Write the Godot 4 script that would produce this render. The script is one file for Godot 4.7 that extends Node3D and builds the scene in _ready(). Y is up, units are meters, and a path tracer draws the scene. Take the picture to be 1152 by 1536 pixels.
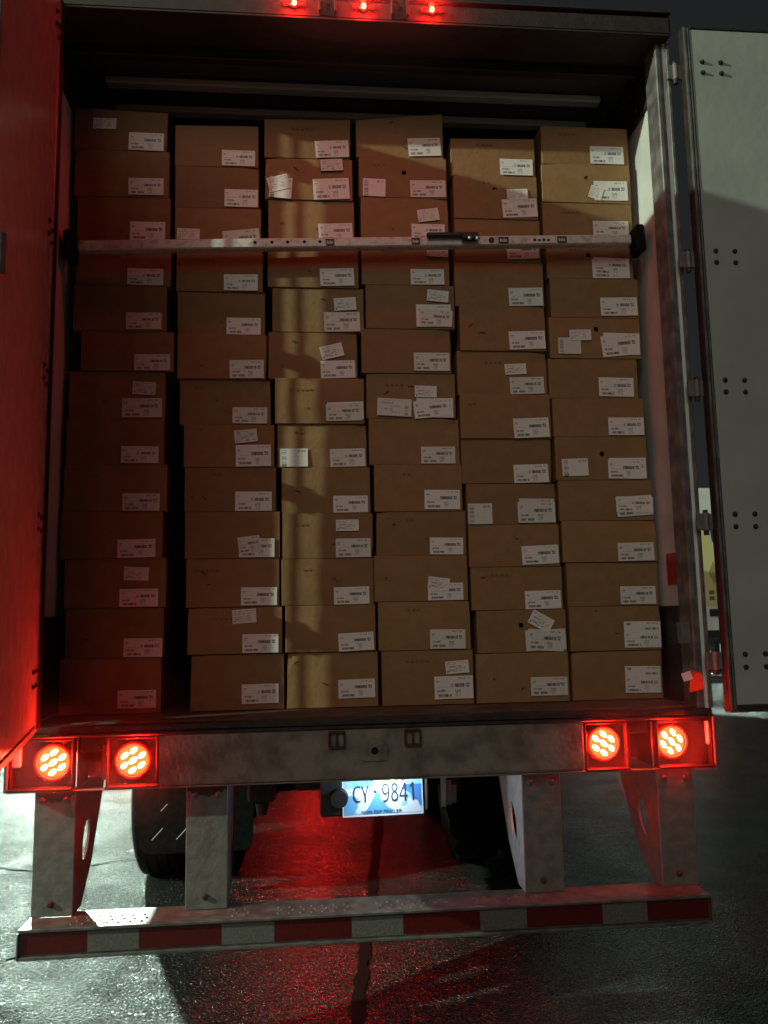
extends Node3D

# ---------------------------------------------------------------- state
var taken := {}
var M := {}
var tex := {}
var sticker_mats := {}
var quad_cache := {}
var rng := RandomNumberGenerator.new()
var trailer: Node3D

# ---------------------------------------------------------------- naming
func numbered(called: String) -> String:
	if not taken.has(called):
		taken[called] = 0
		return called
	taken[called] += 1
	return "%s_%03d" % [called, taken[called]]

func thing(called: String, label: String, category: String, at := Vector3.ZERO, turn := 0.0, group := "") -> Node3D:
	var o := Node3D.new()
	o.name = numbered(called)
	add_child(o, true)
	o.position = at
	o.rotation.y = turn
	tag(o, label, category, group)
	return o

func tag(o: Node, label: String, category: String, group := "") -> void:
	o.set_meta("label", label)
	o.set_meta("category", category)
	if group != "":
		o.set_meta("group", group)

func part(called: String, mesh: Mesh, m: Material, parent: Node, at := Vector3.ZERO, turn := Vector3.ZERO) -> MeshInstance3D:
	var o := MeshInstance3D.new()
	o.mesh = mesh
	o.material_override = m
	var base := called
	var n := 0
	while parent.has_node(NodePath(called)):
		n += 1
		called = "%s_%03d" % [base, n]
	o.name = called
	o.position = at
	o.rotation = turn
	parent.add_child(o, true)
	return o

func struct(called: String, mesh: Mesh, m: Material, at := Vector3.ZERO) -> MeshInstance3D:
	var o := MeshInstance3D.new()
	o.mesh = mesh
	o.material_override = m
	o.name = numbered(called)
	o.position = at
	add_child(o, true)
	o.set_meta("kind", "structure")
	return o

# ---------------------------------------------------------------- mesh helpers
func mb() -> SurfaceTool:
	var st := SurfaceTool.new()
	st.begin(Mesh.PRIMITIVE_TRIANGLES)
	st.set_smooth_group(-1)
	return st

func done(st: SurfaceTool) -> ArrayMesh:
	st.generate_normals()
	return st.commit()

func face(st: SurfaceTool, pts: Array, out: Vector3) -> void:
	var n: Vector3 = (pts[1] - pts[0]).cross(pts[2] - pts[0])
	if n.length() < 1e-12 and pts.size() > 3:
		n = (pts[2] - pts[0]).cross(pts[3] - pts[0])
	var flip := n.dot(out) > 0.0
	for i in range(1, pts.size() - 1):
		var tri := [pts[0], pts[i + 1], pts[i]] if flip else [pts[0], pts[i], pts[i + 1]]
		for p in tri:
			st.set_uv(Vector2(p.x, p.y))
			st.add_vertex(p)

# bevelled box between two corners
func bx(st: SurfaceTool, lo: Vector3, hi: Vector3, b := 0.003, xf := Transform3D.IDENTITY) -> void:
	var c := (lo + hi) / 2.0
	var h := (hi - lo) / 2.0
	b = minf(b, minf(h.x, minf(h.y, h.z)) * 0.45)
	var v := func(s: Vector3, ax: int) -> Vector3:
		var q := Vector3(s.x * (h.x - b), s.y * (h.y - b), s.z * (h.z - b))
		q[ax] = s[ax] * h[ax]
		return xf * (c + q)
	for ax in 3:
		var u := (ax + 1) % 3
		var w := (ax + 2) % 3
		for sg in [-1.0, 1.0]:
			var pts := []
			for k in [[-1, -1], [1, -1], [1, 1], [-1, 1]]:
				var s := Vector3.ZERO
				s[ax] = sg
				s[u] = k[0]
				s[w] = k[1]
				pts.append(v.call(s, ax))
			var o := Vector3.ZERO
			o[ax] = sg
			face(st, pts, xf.basis * o)
	for ax in 3:
		var u := (ax + 1) % 3
		var w := (ax + 2) % 3
		for k in [[-1, -1], [1, -1], [1, 1], [-1, 1]]:
			var s0 := Vector3.ZERO
			s0[u] = k[0]
			s0[w] = k[1]
			var s1 := s0
			s0[ax] = -1.0
			s1[ax] = 1.0
			var o := Vector3.ZERO
			o[u] = k[0]
			o[w] = k[1]
			face(st, [v.call(s0, u), v.call(s1, u), v.call(s1, w), v.call(s0, w)], xf.basis * o)
	for sx in [-1, 1]:
		for sy in [-1, 1]:
			for sz in [-1, 1]:
				var s := Vector3(sx, sy, sz)
				face(st, [v.call(s, 0), v.call(s, 1), v.call(s, 2)], xf.basis * s)

func boxm(lo: Vector3, hi: Vector3, b := 0.003) -> ArrayMesh:
	var st := mb()
	bx(st, lo, hi, b)
	return done(st)

# a tube of n sides between two points, with end caps
func tube(st: SurfaceTool, a: Vector3, b: Vector3, r0: float, r1: float, n := 12, caps := true) -> void:
	var d := (b - a).normalized()
	var u := d.cross(Vector3.UP if absf(d.y) < 0.9 else Vector3.RIGHT).normalized()
	var w := d.cross(u)
	for i in n:
		var t0 := TAU * i / n
		var t1 := TAU * (i + 1) / n
		var e0 := u * cos(t0) + w * sin(t0)
		var e1 := u * cos(t1) + w * sin(t1)
		face(st, [a + e0 * r0, a + e1 * r0, b + e1 * r1, b + e0 * r1], e0 + e1)
		if caps:
			face(st, [a, a + e0 * r0, a + e1 * r0], -d)
			face(st, [b, b + e0 * r1, b + e1 * r1], d)

# profile [[radius, along], ...] turned about an axis (0 = x, 2 = z)
func lathe(st: SurfaceTool, at: Vector3, prof: Array, axis := 2, n := 32) -> void:
	st.set_smooth_group(-1)
	for i in n:
		var t0 := TAU * i / n
		var t1 := TAU * (i + 1) / n
		for k in prof.size() - 1:
			var p := []
			for q in [[prof[k], t0], [prof[k], t1], [prof[k + 1], t1], [prof[k + 1], t0]]:
				var r: float = q[0][0]
				var z: float = q[0][1]
				var a: float = q[1]
				if axis == 2:
					p.append(at + Vector3(cos(a) * r, sin(a) * r, z))
				elif axis == 0:
					p.append(at + Vector3(z, cos(a) * r, sin(a) * r))
				else:
					p.append(at + Vector3(cos(a) * r, z, sin(a) * r))
			var dr: float = prof[k + 1][0] - prof[k][0]
			var dz: float = prof[k + 1][1] - prof[k][1]
			var tm := (t0 + t1) / 2.0
			var o := Vector3.ZERO
			if axis == 2:
				o = Vector3(cos(tm) * dz, sin(tm) * dz, -dr)
			elif axis == 0:
				o = Vector3(-dr, cos(tm) * dz, sin(tm) * dz)
			else:
				o = Vector3(cos(tm) * dz, -dr, sin(tm) * dz)
			face(st, p, o)

# a flat outline (points in the xy plane) given thickness along z, optionally with one hole
func slab(st: SurfaceTool, outline: PackedVector2Array, z0: float, z1: float, xf := Transform3D.IDENTITY, hole := PackedVector2Array()) -> void:
	var polys := [outline]
	if hole.size() > 2:
		polys = []
		# cut the outline in two halves at the hole's centre, so that each half has no hole
		var c := Vector2.ZERO
		for p in hole:
			c += p
		c /= hole.size()
		for s in [-1.0, 1.0]:
			var half := PackedVector2Array([Vector2(c.x, -50), Vector2(c.x + s * 50, -50), Vector2(c.x + s * 50, 50), Vector2(c.x, 50)])
			for a in Geometry2D.intersect_polygons(outline, half):
				for q in Geometry2D.clip_polygons(a, hole):
					polys.append(q)
	for poly in polys:
		var idx := Geometry2D.triangulate_polygon(poly)
		for i in range(0, idx.size(), 3):
			for z in [z0, z1]:
				var p := []
				for k in 3:
					var q: Vector2 = poly[idx[i + k]]
					p.append(xf * Vector3(q.x, q.y, z))
				face(st, p, xf.basis * Vector3(0, 0, -1 if z == minf(z0, z1) else 1))
	for ring in [outline, hole]:
		if ring.size() < 3:
			continue
		var ccw := not Geometry2D.is_polygon_clockwise(ring)
		for i in ring.size():
			var a: Vector2 = ring[i]
			var b: Vector2 = ring[(i + 1) % ring.size()]
			var o := Vector2(b.y - a.y, a.x - b.x)
			if not ccw:
				o = -o
			if ring == hole:
				o = -o
			face(st, [xf * Vector3(a.x, a.y, z0), xf * Vector3(b.x, b.y, z0), xf * Vector3(b.x, b.y, z1), xf * Vector3(a.x, a.y, z1)], xf.basis * Vector3(o.x, o.y, 0))

func oval(c: Vector2, rx: float, ry: float, n := 20, slant := 0.0) -> PackedVector2Array:
	var p := PackedVector2Array()
	for i in n:
		var t := TAU * i / n
		p.append(c + Vector2(cos(t) * rx + slant * sin(t) * ry, sin(t) * ry))
	return p

# ---------------------------------------------------------------- materials
func noise(freq: float, kind := FastNoiseLite.TYPE_SIMPLEX_SMOOTH, oct := 4, sd := 1) -> FastNoiseLite:
	var f := FastNoiseLite.new()
	f.noise_type = kind
	f.frequency = freq
	f.fractal_octaves = oct
	f.seed = sd
	return f

func lin(r: float, g: float, b: float) -> Color:
	return Color(r, g, b).linear_to_srgb()

func noise_tex(key: String, freq: float, side: int, c0: Color, c1: Color, kind := FastNoiseLite.TYPE_SIMPLEX_SMOOTH, oct := 4, sd := 1, lo := 0.25, hi := 0.75) -> NoiseTexture2D:
	if tex.has(key):
		return tex[key]
	var t := NoiseTexture2D.new()
	t.width = side
	t.height = side
	t.seamless = true
	t.generate_mipmaps = false
	t.noise = noise(freq, kind, oct, sd)
	var g := Gradient.new()
	g.offsets = PackedFloat32Array([lo, hi])
	g.colors = PackedColorArray([c0, c1])
	t.color_ramp = g
	tex[key] = t
	return t

func bump_tex(key: String, freq: float, side: int, strength: float, kind := FastNoiseLite.TYPE_SIMPLEX_SMOOTH, oct := 4, sd := 1) -> NoiseTexture2D:
	if tex.has(key):
		return tex[key]
	var t := NoiseTexture2D.new()
	t.width = side
	t.height = side
	t.seamless = true
	t.generate_mipmaps = false
	t.as_normal_map = true
	t.bump_strength = strength
	t.noise = noise(freq, kind, oct, sd)
	tex[key] = t
	return t

func plain(c: Color, rough := 0.6, metal := 0.0, spec := 0.5) -> StandardMaterial3D:
	var m := StandardMaterial3D.new()
	m.albedo_color = c
	m.roughness = rough
	m.metallic = metal
	m.metallic_specular = spec
	return m

# a mottled surface: colour from noise, mapped in world space so that many metres never look alike
func mottled(key: String, c0: Color, c1: Color, metres: float, freq: float, rough: float, metal := 0.0, sd := 1, bump := 0.0, lo := 0.25, hi := 0.75) -> StandardMaterial3D:
	var m := plain(Color.WHITE, rough, metal)
	m.albedo_texture = noise_tex(key, freq, 512, c0, c1, FastNoiseLite.TYPE_SIMPLEX_SMOOTH, 5, sd, lo, hi)
	m.uv1_triplanar = true
	m.uv1_world_triplanar = true
	m.uv1_scale = Vector3.ONE / metres
	if bump > 0.0:
		m.normal_enabled = true
		m.normal_texture = bump_tex("fine_bump", 0.06, 512, 4.0)
		m.normal_scale = bump
	return m

func glow(c: Color, energy: float) -> StandardMaterial3D:
	var m := plain(Color(0.1, 0.01, 0.01), 0.3)
	m.emission_enabled = true
	m.emission = c
	m.emission_energy_multiplier = energy
	return m

func make_materials() -> void:
	for k in 5:
		var t: float = [1.0, 0.9, 1.08, 0.95, 1.04][k]
		var g: float = [1.0, 0.98, 1.03, 1.05, 0.96][k]
		M["card%d" % k] = mottled("card%d" % k, lin(0.228 * t, 0.122 * g * t, 0.048 * g * t), lin(0.252 * t, 0.137 * g * t, 0.056 * g * t), 0.8, 0.012 + 0.003 * k, 0.72, 0.0, 10 + k, 0.12)
	M.liner = mottled("liner", lin(0.50, 0.52, 0.50), lin(0.58, 0.60, 0.58), 1.3, 0.008, 0.5, 0.0, 21)
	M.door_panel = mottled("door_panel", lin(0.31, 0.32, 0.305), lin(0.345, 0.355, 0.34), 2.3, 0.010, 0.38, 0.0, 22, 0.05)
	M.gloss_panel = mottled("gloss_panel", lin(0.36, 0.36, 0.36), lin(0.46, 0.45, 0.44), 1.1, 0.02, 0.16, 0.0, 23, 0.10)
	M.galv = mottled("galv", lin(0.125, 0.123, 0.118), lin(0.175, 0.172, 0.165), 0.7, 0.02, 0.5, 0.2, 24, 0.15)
	M.galv_lamplit = mottled("galv_lamplit", lin(0.48, 0.49, 0.50), lin(0.60, 0.61, 0.62), 0.7, 0.02, 0.45, 0.1, 38, 0.12)  # lightened copy of galv: plate lamp light painted into one gusset
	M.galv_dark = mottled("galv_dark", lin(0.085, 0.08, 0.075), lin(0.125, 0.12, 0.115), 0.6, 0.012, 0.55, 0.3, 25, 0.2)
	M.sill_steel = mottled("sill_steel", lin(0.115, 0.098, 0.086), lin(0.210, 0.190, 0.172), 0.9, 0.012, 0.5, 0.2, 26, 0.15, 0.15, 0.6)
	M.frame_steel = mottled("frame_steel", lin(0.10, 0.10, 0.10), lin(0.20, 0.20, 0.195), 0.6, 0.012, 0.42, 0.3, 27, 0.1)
	M.header = mottled("header", lin(0.020, 0.014, 0.012), lin(0.032, 0.023, 0.020), 0.6, 0.015, 0.55, 0.1, 37, 0.1)
	M.lamp_black = plain(lin(0.010, 0.008, 0.008), 0.5)
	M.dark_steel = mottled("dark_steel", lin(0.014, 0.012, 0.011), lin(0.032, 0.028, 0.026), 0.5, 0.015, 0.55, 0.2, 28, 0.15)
	M.black = plain(lin(0.012, 0.012, 0.012), 0.55)
	M.rubber = mottled("rubber", lin(0.006, 0.006, 0.006), lin(0.012, 0.0115, 0.011), 0.5, 0.02, 0.75, 0.0, 29, 0.15)
	M.rubber.metallic_specular = 0.2
	M.tread = mottled("tread", lin(0.060, 0.056, 0.052), lin(0.115, 0.112, 0.108), 0.6, 0.015, 0.5, 0.1, 30, 0.12)
	M.red_tape = mottled("red_tape", lin(0.060, 0.003, 0.0025), lin(0.080, 0.0045, 0.004), 0.2, 0.02, 0.35, 0.0, 31, 0.25)
	M.white_tape = mottled("white_tape", lin(0.085, 0.080, 0.074), lin(0.125, 0.120, 0.112), 0.12, 0.02, 0.35, 0.0, 32, 0.25)
	M.wood = mottled("wood", lin(0.05, 0.03, 0.02), lin(0.10, 0.06, 0.04), 0.7, 0.012, 0.7, 0.0, 33, 0.2)
	M.bar = mottled("bar", lin(0.38, 0.36, 0.34), lin(0.58, 0.56, 0.53), 0.4, 0.02, 0.45, 0.1, 34, 0.15, 0.15, 0.5)
	M.rust = mottled("rust", lin(0.03, 0.012, 0.008), lin(0.07, 0.03, 0.018), 0.1, 0.02, 0.8, 0.0, 35, 0.3)
	M.ceiling = plain(lin(0.10, 0.095, 0.09), 0.6)
	M.bow = plain(lin(0.55, 0.53, 0.51), 0.45, 0.0)
	M.reflector = plain(lin(0.32, 0.010, 0.008), 0.35)
	M.chrome = plain(lin(0.5, 0.5, 0.5), 0.25, 0.9)
	M.orange = plain(lin(0.5, 0.05, 0.015), 0.5)
	M.red_sticker = plain(lin(0.35, 0.012, 0.018), 0.5)
	M.paper = plain(lin(0.62, 0.61, 0.60), 0.5)
	M.wall_white = mottled("wall_white", lin(0.66, 0.68, 0.66), lin(0.76, 0.78, 0.76), 2.0, 0.01, 0.4, 0.0, 36)
	M.yellow = plain(lin(0.66, 0.60, 0.30), 0.4)
	M.blue = plain(lin(0.03, 0.06, 0.17), 0.4)
	M.hole = plain(lin(0.004, 0.003, 0.003), 0.9)
	M.lens = glow(lin(1.0, 0.115, 0.016), 3.0)
	M.led = glow(lin(1.0, 0.50, 0.27), 5.0)
	M.marker = glow(lin(1.0, 0.40, 0.16), 5.0)
	M.marker_lens = glow(lin(1.0, 0.08, 0.01), 1.4)
	M.red_plastic = plain(lin(0.20, 0.006, 0.005), 0.3)
	M.plate_lamp = glow(lin(0.85, 0.93, 1.0), 3.0)
	# wet asphalt
	var a := plain(Color.WHITE, 0.20, 0.0)
	a.albedo_texture = noise_tex("asphalt", 0.05, 1024, lin(0.016, 0.0155, 0.015), lin(0.036, 0.035, 0.033), FastNoiseLite.TYPE_SIMPLEX_SMOOTH, 5, 41)
	a.roughness_texture = noise_tex("asphalt_wet", 0.006, 512, Color(0.80, 0.80, 0.80), Color(1, 1, 1), FastNoiseLite.TYPE_SIMPLEX_SMOOTH, 4, 42)
	a.roughness = 0.18
	a.normal_enabled = true
	a.normal_texture = bump_tex("asphalt_grain", 0.085, 1024, 22.0, FastNoiseLite.TYPE_SIMPLEX_SMOOTH, 2, 43)
	a.normal_scale = 1.0
	a.uv1_triplanar = true
	a.uv1_world_triplanar = true
	a.uv1_scale = Vector3.ONE / 1.5
	M.asphalt = a
	M.scuff = plain(lin(0.075, 0.038, 0.018), 0.8)
	M.faded = plain(lin(0.165, 0.082, 0.034), 0.75)
	M.shadow_line = plain(lin(0.013, 0.0125, 0.012), 0.48, 0.0, 0.35)  # dark colour of the shadow line painted on the ground
	M.crack = plain(lin(0.010, 0.010, 0.009), 0.9, 0.0, 0.2)

# ---------------------------------------------------------------- printed stickers
# rows of tiny print: short dark strokes of uneven width
func print_rows(im: Image, x0: int, x1: int, y: int, high: int, ink: float, gap := 0.25) -> void:
	var x := x0
	while x < x1:
		var w := rng.randi_range(1, 4)
		if rng.randf() > gap:
			var v := ink + 0.10 + rng.randf() * 0.14
			im.fill_rect(Rect2i(x, y, mini(w, x1 - x), high), Color(v, v, v))
		x += w + (1 if rng.randf() > 0.5 else 0)

func sticker_mat(kind: String, variant: int) -> StandardMaterial3D:
	var key := "%s%d" % [kind, variant]
	if sticker_mats.has(key):
		return sticker_mats[key]
	var tall := kind == "t"
	var w := 192
	var h := 144 if tall else 96
	var im := Image.create(w, h, false, Image.FORMAT_RGB8)
	im.fill(Color(0.86, 0.855, 0.85))
	var o := h - 96
	if kind == "m" or kind == "t":
		print_rows(im, 120, 178, 7, 7, 0.42)
		if tall:
			print_rows(im, 12, 34, 8, 14, 0.30)
			print_rows(im, 110, 178, 34, 12, 0.28)
		print_rows(im, 10, 26, o + 20, 5, 0.25)
		print_rows(im, 10, 22, o + 28, 4, 0.3)
		print_rows(im, 40, 70, o + 12, 3, 0.6)
		print_rows(im, 84, 150, o + 32, 15, 0.20, 0.1)
		print_rows(im, 156, 176, o + 30, 8, 0.25, 0.1)
		print_rows(im, 156, 176, o + 40, 7, 0.25, 0.1)
		print_rows(im, 14, 92, o + 45, 3, 0.55)
		print_rows(im, 14, 56, o + 57, 9, 0.33, 0.15)
		print_rows(im, 14, 84, o + 76, 11, 0.22, 0.12)
		for k in 5:
			print_rows(im, 103, 130, o + 58 + k * 6, 4, 0.28 + 0.06 * k, 0.25)
		for k in 4:
			print_rows(im, 138, 178, o + 58 + k * 7, 3, 0.66)
	elif kind == "s":
		# a creased freight slip, its print smudged
		for k in 6:
			print_rows(im, 12, 150 + rng.randi_range(-40, 30), 10 + k * 13, 4, 0.5)
		for k in 26:
			var v := 0.55 + rng.randf() * 0.25
			im.fill_rect(Rect2i(rng.randi_range(10, 150), rng.randi_range(8, 78), rng.randi_range(8, 34), rng.randi_range(3, 8)), Color(v, v, v))
		im.fill_rect(Rect2i(12, 74, 9, 12), Color(0.2, 0.2, 0.2))
	elif kind == "v":
		for k in 30:
			if rng.randf() > 0.35:
				im.fill_rect(Rect2i(12, 10 + k * 3 - (k % 2), 34, 1 + rng.randi_range(0, 1)), Color(0.25, 0.25, 0.25))
		print_rows(im, 120, 180, 9, 11, 0.38)
		for k in 5:
			print_rows(im, 58, 170, 30 + k * 12, 3, 0.62)
	else:
		for k in 4:
			print_rows(im, 20 + (k % 2) * 55, 90 + (k % 2) * 40, 20 + k * 17, 9, 0.5)
		for k in 26:
			if rng.randf() > 0.35:
				im.fill_rect(Rect2i(154, 14 + k * 3, 22, 1 + rng.randi_range(0, 1)), Color(0.3, 0.3, 0.3))
		print_rows(im, 30, 140, 8, 4, 0.55)
	var m := plain(Color.WHITE if variant != 2 else Color(0.94, 0.94, 0.93), 0.42)
	m.albedo_texture = ImageTexture.create_from_image(im)
	sticker_mats[key] = m
	return m

# a paper sticker: slightly curled sheet with its own thickness, printed side towards +z
func sticker_mesh(w: float, h: float, curl: float) -> ArrayMesh:
	var st := mb()
	var n := 4
	var z := func(i: int, j: int) -> float:
		var u := float(i) / n
		var v := float(j) / n
		return 0.0008 + curl * (pow(absf(u - 0.45) * 1.8, 4.0) + pow(absf(v - 0.5) * 1.7, 4.0) * 0.6)
	for i in n:
		for j in n:
			var q := []
			var uv := []
			for k in [[0, 0], [1, 0], [1, 1], [0, 1]]:
				var u := float(i + k[0]) / n
				var v := float(j + k[1]) / n
				q.append(Vector3((u - 0.5) * w, (v - 0.5) * h, z.call(i + k[0], j + k[1])))
				uv.append(Vector2(u, 1.0 - v))
			for t in [[0, 2, 1], [0, 3, 2]]:
				for k in t:
					st.set_uv(uv[k])
					st.add_vertex(q[k])
	return done(st)

# ---------------------------------------------------------------- cartons
func carton_mesh(w: float, h: float, d: float, tl: float, tr: float, hole: Array) -> ArrayMesh:
	var st := mb()
	var b := 0.0016
	var bulge := rng.randf_range(0.0, 0.004)
	# one front corner may be knocked in
	var dent := Vector3.ZERO
	var dent_at := Vector3((-0.5 if rng.randf() < 0.5 else 0.5) * w, 0.0 if rng.randf() < 0.4 else h, 0.0)
	if rng.randf() < 0.5:
		dent = Vector3(-signf(dent_at.x) * rng.randf_range(0.001, 0.005), (-0.003 if dent_at.y > 0.0 else 0.0005), -rng.randf_range(0.003, 0.009))
	# lift of the top edge, from its left to its right end
	var lift := func(p: Vector3) -> Vector3:
		p += dent * clampf(1.0 - p.distance_to(dent_at) / 0.05, 0.0, 1.0)
		if p.y > h * 0.5:
			p.y += lerpf(tl, tr, clampf((p.x + w / 2.0) / w, 0.0, 1.0))
		return p
	if hole.is_empty():
		# front panel as a grid with a slight belly
		var n := 6
		for i in n:
			for j in 3:
				var q := []
				for k in [[0, 0], [1, 0], [1, 1], [0, 1]]:
					var u := float(i + k[0]) / n
					var v := float(j + k[1]) / 3.0
					var z := bulge * sin(PI * u) * sin(PI * v)
					q.append(lift.call(Vector3(lerpf(-w / 2 + b, w / 2 - b, u), lerpf(b, h - b, v), z)))
				face(st, q, Vector3(0, 0, 1))
	else:
		var c := Vector2(hole[0], hole[1])
		var r := 0.0105
		var angs := []
		for i in 24:
			angs.append(TAU * i / 24.0 - PI)
		var lo := Vector2(-w / 2 + b, b)
		var hi := Vector2(w / 2 - b, h - b)
		for k in [lo, hi, Vector2(lo.x, hi.y), Vector2(hi.x, lo.y)]:
			angs.append((k - c).angle())
		angs.sort()
		var edge := func(a: float) -> Vector2:
			var dd := Vector2(cos(a), sin(a))
			var t := 1e9
			if absf(dd.x) > 1e-6:
				t = minf(t, ((hi.x if dd.x > 0 else lo.x) - c.x) / dd.x)
			if absf(dd.y) > 1e-6:
				t = minf(t, ((hi.y if dd.y > 0 else lo.y) - c.y) / dd.y)
			return c + dd * t
		for i in angs.size():
			var a0: float = angs[i]
			var a1: float = angs[(i + 1) % angs.size()]
			var e0: Vector2 = edge.call(a0)
			var e1: Vector2 = edge.call(a1)
			var r0 := c + Vector2(cos(a0), sin(a0)) * r
			var r1 := c + Vector2(cos(a1), sin(a1)) * r
			face(st, [Vector3(r0.x, r0.y, 0), lift.call(Vector3(e0.x, e0.y, 0)), lift.call(Vector3(e1.x, e1.y, 0)), Vector3(r1.x, r1.y, 0)], Vector3(0, 0, 1))
			face(st, [Vector3(r0.x, r0.y, 0), Vector3(r1.x, r1.y, 0), Vector3(r1.x, r1.y, -0.006), Vector3(r0.x, r0.y, -0.006)], -Vector3((r0.x + r1.x) / 2 - c.x, (r0.y + r1.y) / 2 - c.y, 0))
	# the four long sides, the back, and the rounded front edges
	var f := [Vector3(-w / 2 + b, b, 0), Vector3(w / 2 - b, b, 0), Vector3(w / 2 - b, h - b, 0), Vector3(-w / 2 + b, h - b, 0)]
	var s := [Vector3(-w / 2, 0, -b), Vector3(w / 2, 0, -b), Vector3(w / 2, h, -b), Vector3(-w / 2, h, -b)]
	var outs := [Vector3(0, -1, 0), Vector3(1, 0, 0), Vector3(0, 1, 0), Vector3(-1, 0, 0)]
	for i in 4:
		var j := (i + 1) % 4
		face(st, [lift.call(f[i]), lift.call(f[j]), lift.call(s[j]), lift.call(s[i])], outs[i] + Vector3(0, 0, 1))
		var bi: Vector3 = lift.call(s[i]) + Vector3(0, 0, b - d)
		var bj: Vector3 = lift.call(s[j]) + Vector3(0, 0, b - d)
		face(st, [lift.call(s[i]), lift.call(s[j]), bj, bi], outs[i])
	var back := []
	for i in 4:
		back.append(lift.call(s[i]) + Vector3(0, 0, b - d))
	face(st, back, Vector3(0, 0, -1))
	return done(st)

func carton(label: String, x0: float, x1: float, y0: float, y1: float, dz: float, tl: float, tr: float, stickers: Array, hole: Array) -> void:
	var w := x1 - x0 - 0.003
	var h := y1 - y0 - 0.0003
	var cx := (x0 + x1) / 2.0
	var at := Vector3(cx, y0 + 0.00015, -0.30 + dz * 0.5)
	var t := thing("carton", label, "carton", at, 0.0, "cartons stacked in the trailer")
	t.rotation.y = rng.randf_range(-0.006, 0.006)
	var hl := []
	if not hole.is_empty():
		hl = [clampf(hole[0] - cx, -w / 2 + 0.03, w / 2 - 0.03), clampf(hole[1] - at.y, 0.03, h - 0.03)]
	var cm: Material = M["card%d" % rng.randi_range(0, 4)]
	var body := part("carton_body", carton_mesh(w, h, 0.58, tl, tr, hl), cm, t)
	if not hole.is_empty() and int(hole[2]) == 1:
		var st := mb()
		lathe(st, Vector3(hl[0] + 0.003, hl[1] - 0.001, -0.009), [[0.0, 0.0], [0.0085, 0.0], [0.0085, 0.003], [0.0, 0.003]], 2, 16)
		part("punched_flap", done(st), cm, body)
	if rng.randf() < 0.35:
		# faded print near the upper edge
		var fp := mb()
		var fx := rng.randf_range(-0.40, -0.15) * w
		for i in rng.randi_range(2, 5):
			var q := PackedVector2Array()
			for k in 8:
				var a := TAU * k / 8.0
				q.append(Vector2(fx + i * 0.020 + cos(a) * 0.008 * rng.randf_range(0.6, 1.0), sin(a) * 0.006 * rng.randf_range(0.5, 1.0)))
			slab(fp, q, 0.0, 0.0004)
		part("faded_print", done(fp), M.faded, body, Vector3(0, h * rng.randf_range(0.72, 0.84), 0.0042 if hole.is_empty() else 0.0003))
	if rng.randf() < 0.4:
		for k in rng.randi_range(1, 2):
			var sc := mb()
			var q := PackedVector2Array()
			var sl := rng.randf_range(0.006, 0.022)
			for i in 9:
				var a := TAU * i / 9.0
				q.append(Vector2(cos(a) * sl * rng.randf_range(0.5, 1.0), sin(a) * 0.0035 * rng.randf_range(0.4, 1.0)))
			slab(sc, q, 0.0, 0.0006)
			part("scuff", done(sc), M.scuff, body, Vector3(rng.randf_range(-0.42, 0.1) * w, rng.randf_range(0.2, 0.9) * h, 0.0044 if hole.is_empty() else 0.0004), Vector3(0, 0, rng.randf_range(-0.8, 0.8)))
	var z := 0.0045 if hole.is_empty() else 0.0015
	var bulge_over := 0.0
	for s in stickers:
		var k: String = s[0]
		var sw: float = clampf(s[3], 0.06, 0.17)
		var sh: float = s[4]
		var px := clampf(s[1] - cx, -w / 2 + sw / 2 + 0.004, w / 2 - sw / 2 - 0.004)
		var py := clampf(s[2] - at.y, sh / 2 + 0.003, h - sh / 2 - 0.004)
		var o := part("freight_slip" if k in ["s", "v", "w"] else "shipping_label", sticker_mesh(sw, sh, rng.randf_range(0.0, 0.0016)), sticker_mat(k, rng.randi_range(0, 2)), t, Vector3(px, py, z + bulge_over), Vector3(0, 0, deg_to_rad(s[5])))
		bulge_over += 0.0012

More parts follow.
